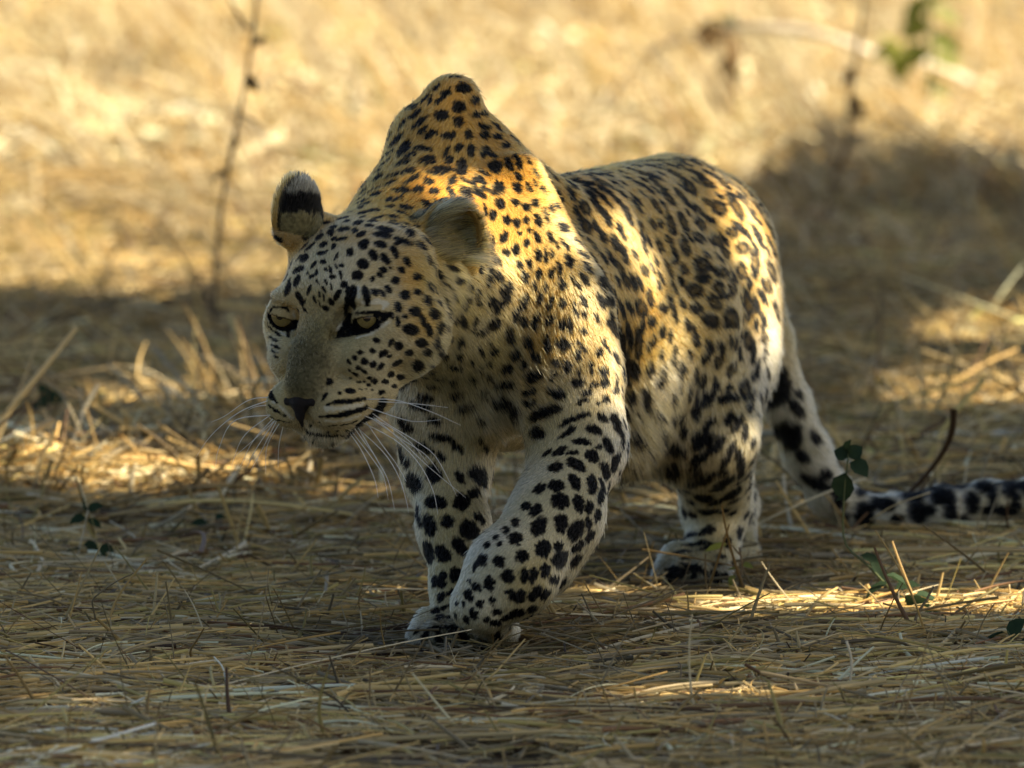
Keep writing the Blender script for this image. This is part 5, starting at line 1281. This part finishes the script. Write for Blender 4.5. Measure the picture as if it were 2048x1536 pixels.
# single stalks and sticks of the foreground
def gyy(px, py): return gpoint(px, py)[1]
STALKS = [
 ("1693 1282 1703 1320 1700 1365 1694 1404", 5.5, 'p', "curled bleached stalk standing upright in the foreground right of centre"),
 ("1462 1468 1466 1500 1464 1536", 7, 'p', "pale stub sticking up at the bottom edge"),
 ("391 1171 366 1218", 3.5, 'p', "pale cut stalk leaning right on the left straw"),
 ("572 1108 541 1162", 3, 'p', "thin pale stalk leaning right below the sunlit pile"),
 ("612 1120 597 1152", 3, 'p', "short thin stalk next to the longer leaning one"),
 ("645 1153 668 1180 698 1218", 3, 's', "brown stalk slanting down to the right near the forepaw"),
 ("209 1293 215 1310 221 1334", 5, 's', "thick short stub on the left straw"),
 ("317 1342 352 1377 394 1396", 3.5, 'p', "bent whitish stalk lying on the left foreground straw"),
 ("356 1293 356 1338", 3, 's', "upright thin stub in the left foreground"),
 ("302 1233 295 1262", 3, 'p', "tiny upright straw end beside the left sunny patch"),
 ("1456 1288 1475 1318 1493 1342", 4, 's', "slanting stalk in the foreground under the hind paw"),
 ("1539 1241 1545 1262 1547 1294", 3, 'p', "thin upright stalk left of the sunlit strip"),
 ("2018 1169 2020 1195 2021 1230", 3.5, 's', "tall thin stalk standing in the sunlit strip at the right edge"),
 ("2012 1195 2026 1230", 3, 's', "second thin stalk leaning in the sunlit strip at the right edge"),
 ("1772 752 1782 785 1800 815", 7, 's', "broad orange grass blade standing in the middle distance"),
 ("1715 768 1728 800 1735 815", 5, 's', "shorter orange blade left of the broad one"),
 ("2018 750 2048 775", 7, 's', "orange blade at the right edge of the middle distance"),
 ("119 897 135 920 150 946", 6, 'p', "bright stub leaning left on the sunlit straw pile"),
 ("156 907 175 935 194 965", 5.5, 'p', "bright stub behind the first on the sunlit pile"),
 ("181 913 212 907 250 935 281 959", 5, 's', "arched broken stalk on the sunlit pile"),
 ("0 907 45 913 90 922 165 956", 5, 'p', "long stalk lying from the left edge onto the pile"),
 ("0 917 40 935 78 958", 4, 'd', "dark stick under the long stalk at the left edge"),
 ("262 930 281 957", 4.5, 's', "short stub crossing the arched stalk"),
 ("306 916 353 944 412 981", 6, 'p', "thick pale stalk slanting across the sunlit pile"),
 ("375 922 372 932 380 938", 9, 'p', "rounded bright stalk end behind the pile"),
 ("556 947 575 941 600 961", 5, 's', "bent blade at the right end of the sunlit pile"),
 ("282 828 295 865 308 900", 2.5, 's', "thin stem with a pale tip rising behind the pile"),
 ("281 822 289 832", 8, 'p', "pale seed head on the thin stem behind the pile"),
 ("488 972 530 965 565 958", 4, 's', "golden straw lying at the right of the pile"),
 ("0 950 30 955 58 962", 6, 's', "orange stalk end at the left edge of the pile"),
 ("450 985 500 975 520 1000", 4, 's', "folded golden straw below the pile"),
 ("130 1190 240 1184 330 1172 420 1166", 6, 'd', "dark stick lying across the left straw"),
 ("0 1182 90 1180 160 1184", 6, 'd', "dark stick end at the left edge"),
 ("375 935 440 918 520 890", 4, 'd', "dark twig behind the sunlit pile"),
 ("687 1428 688 1462", 5, 'd', "short dark stub in the blurred bottom straw"),
 ("1576 1345 1578 1405", 5, 'd', "dark upright stub left of the curled stalk"),
 ("1560 1212 1600 1208 1640 1216", 5, 'd', "dark twig bit at the edge of the sunlit strip"),
 ("1860 985 1790 1010 1740 1040", 3, 's', "long thin straw crossing in front of the tail"),
 ("1340 1230 1400 1222 1500 1222 1590 1245", 3, 's', "arched straw lying in front of the hind paw"),
 ("1180 1185 1160 1150 1168 1110", 3, 's', "orange stalk end lit behind the lifted foreleg"),
 ("1290 1080 1285 1110", 4, 's', "short orange stub between the legs"),
 ("940 1278 985 1295 1010 1312", 2.6, 's', "straw lying over the toes of the planted paw"),
 ("1745 1452 1758 1450", 9, 'p', "small whitish chip lying in the blurred straw"),
 ("1780 1395 1830 1410", 4, 'p', "whitish flake of straw in the right foreground"),
]
mats_ = {'p': m_stalk_p, 's': m_stalk, 'd': m_stalk_d}
for txt, w, mk, lab in STALKS:
    f = [float(v) for v in txt.split()]; q = list(zip(f[::2], f[1::2]))
    low = max(q, key=lambda z: z[1])
    rise = max(z[1] for z in q) - min(z[1] for z in q); run = max(z[0] for z in q) - min(z[0] for z in q)
    Y = gyy(*low)
    if mk == 'd' and rise < run*0.5 or rise < run*0.35:      # lying: follows the ground
        pts_ = [gpoint(a_, b_, 0.016 if mk != 'd' else 0.010) for a_, b_ in q]
    else:
        pts_ = [P(a_, b_, Y-0.02) for a_, b_ in q]
    if txt.startswith("940"): pts_ = [P(a_, b_, 7.87) for a_, b_ in q]
    if txt.startswith("1860"): pts_ = [P(a_, b_, 8.8) for a_, b_ in q]
    if txt.startswith("281"): pts_ = [P(a_, b_, gyy(308, 900)-0.02) for a_, b_ in q]
    n = 10
    path = smooth_path(pts_, n)
    rr = w*0.5*U(Y)*np.linspace(1.05, 0.75, n)
    o = tube("dry_stalk" if mk != 'd' else "dead_stick", path, rr, mats_[mk], None, 7)
    tag(o, lab, "stalk" if mk != 'd' else "stick", "loose stalks on the straw" if mk != 'd' else "dark sticks on the straw")

# ------------------------------------------------------------------ render settings
cy = scene.cycles
cy.use_denoising = True
try:
    cy.denoiser = 'OPENIMAGEDENOISE'; cy.denoising_input_passes = 'RGB_ALBEDO_NORMAL'; cy.denoising_prefilter = 'ACCURATE'
except Exception: pass
cy.max_bounces = 8; cy.diffuse_bounces = 3; cy.glossy_bounces = 3; cy.transmission_bounces = 6; cy.transparent_max_bounces = 4
cy.use_adaptive_sampling = True; cy.adaptive_threshold = 0.01
cy.sample_clamp_indirect = 6.0
bpy.context.view_layer.update()
print('done', round(time.time()-T0, 1))
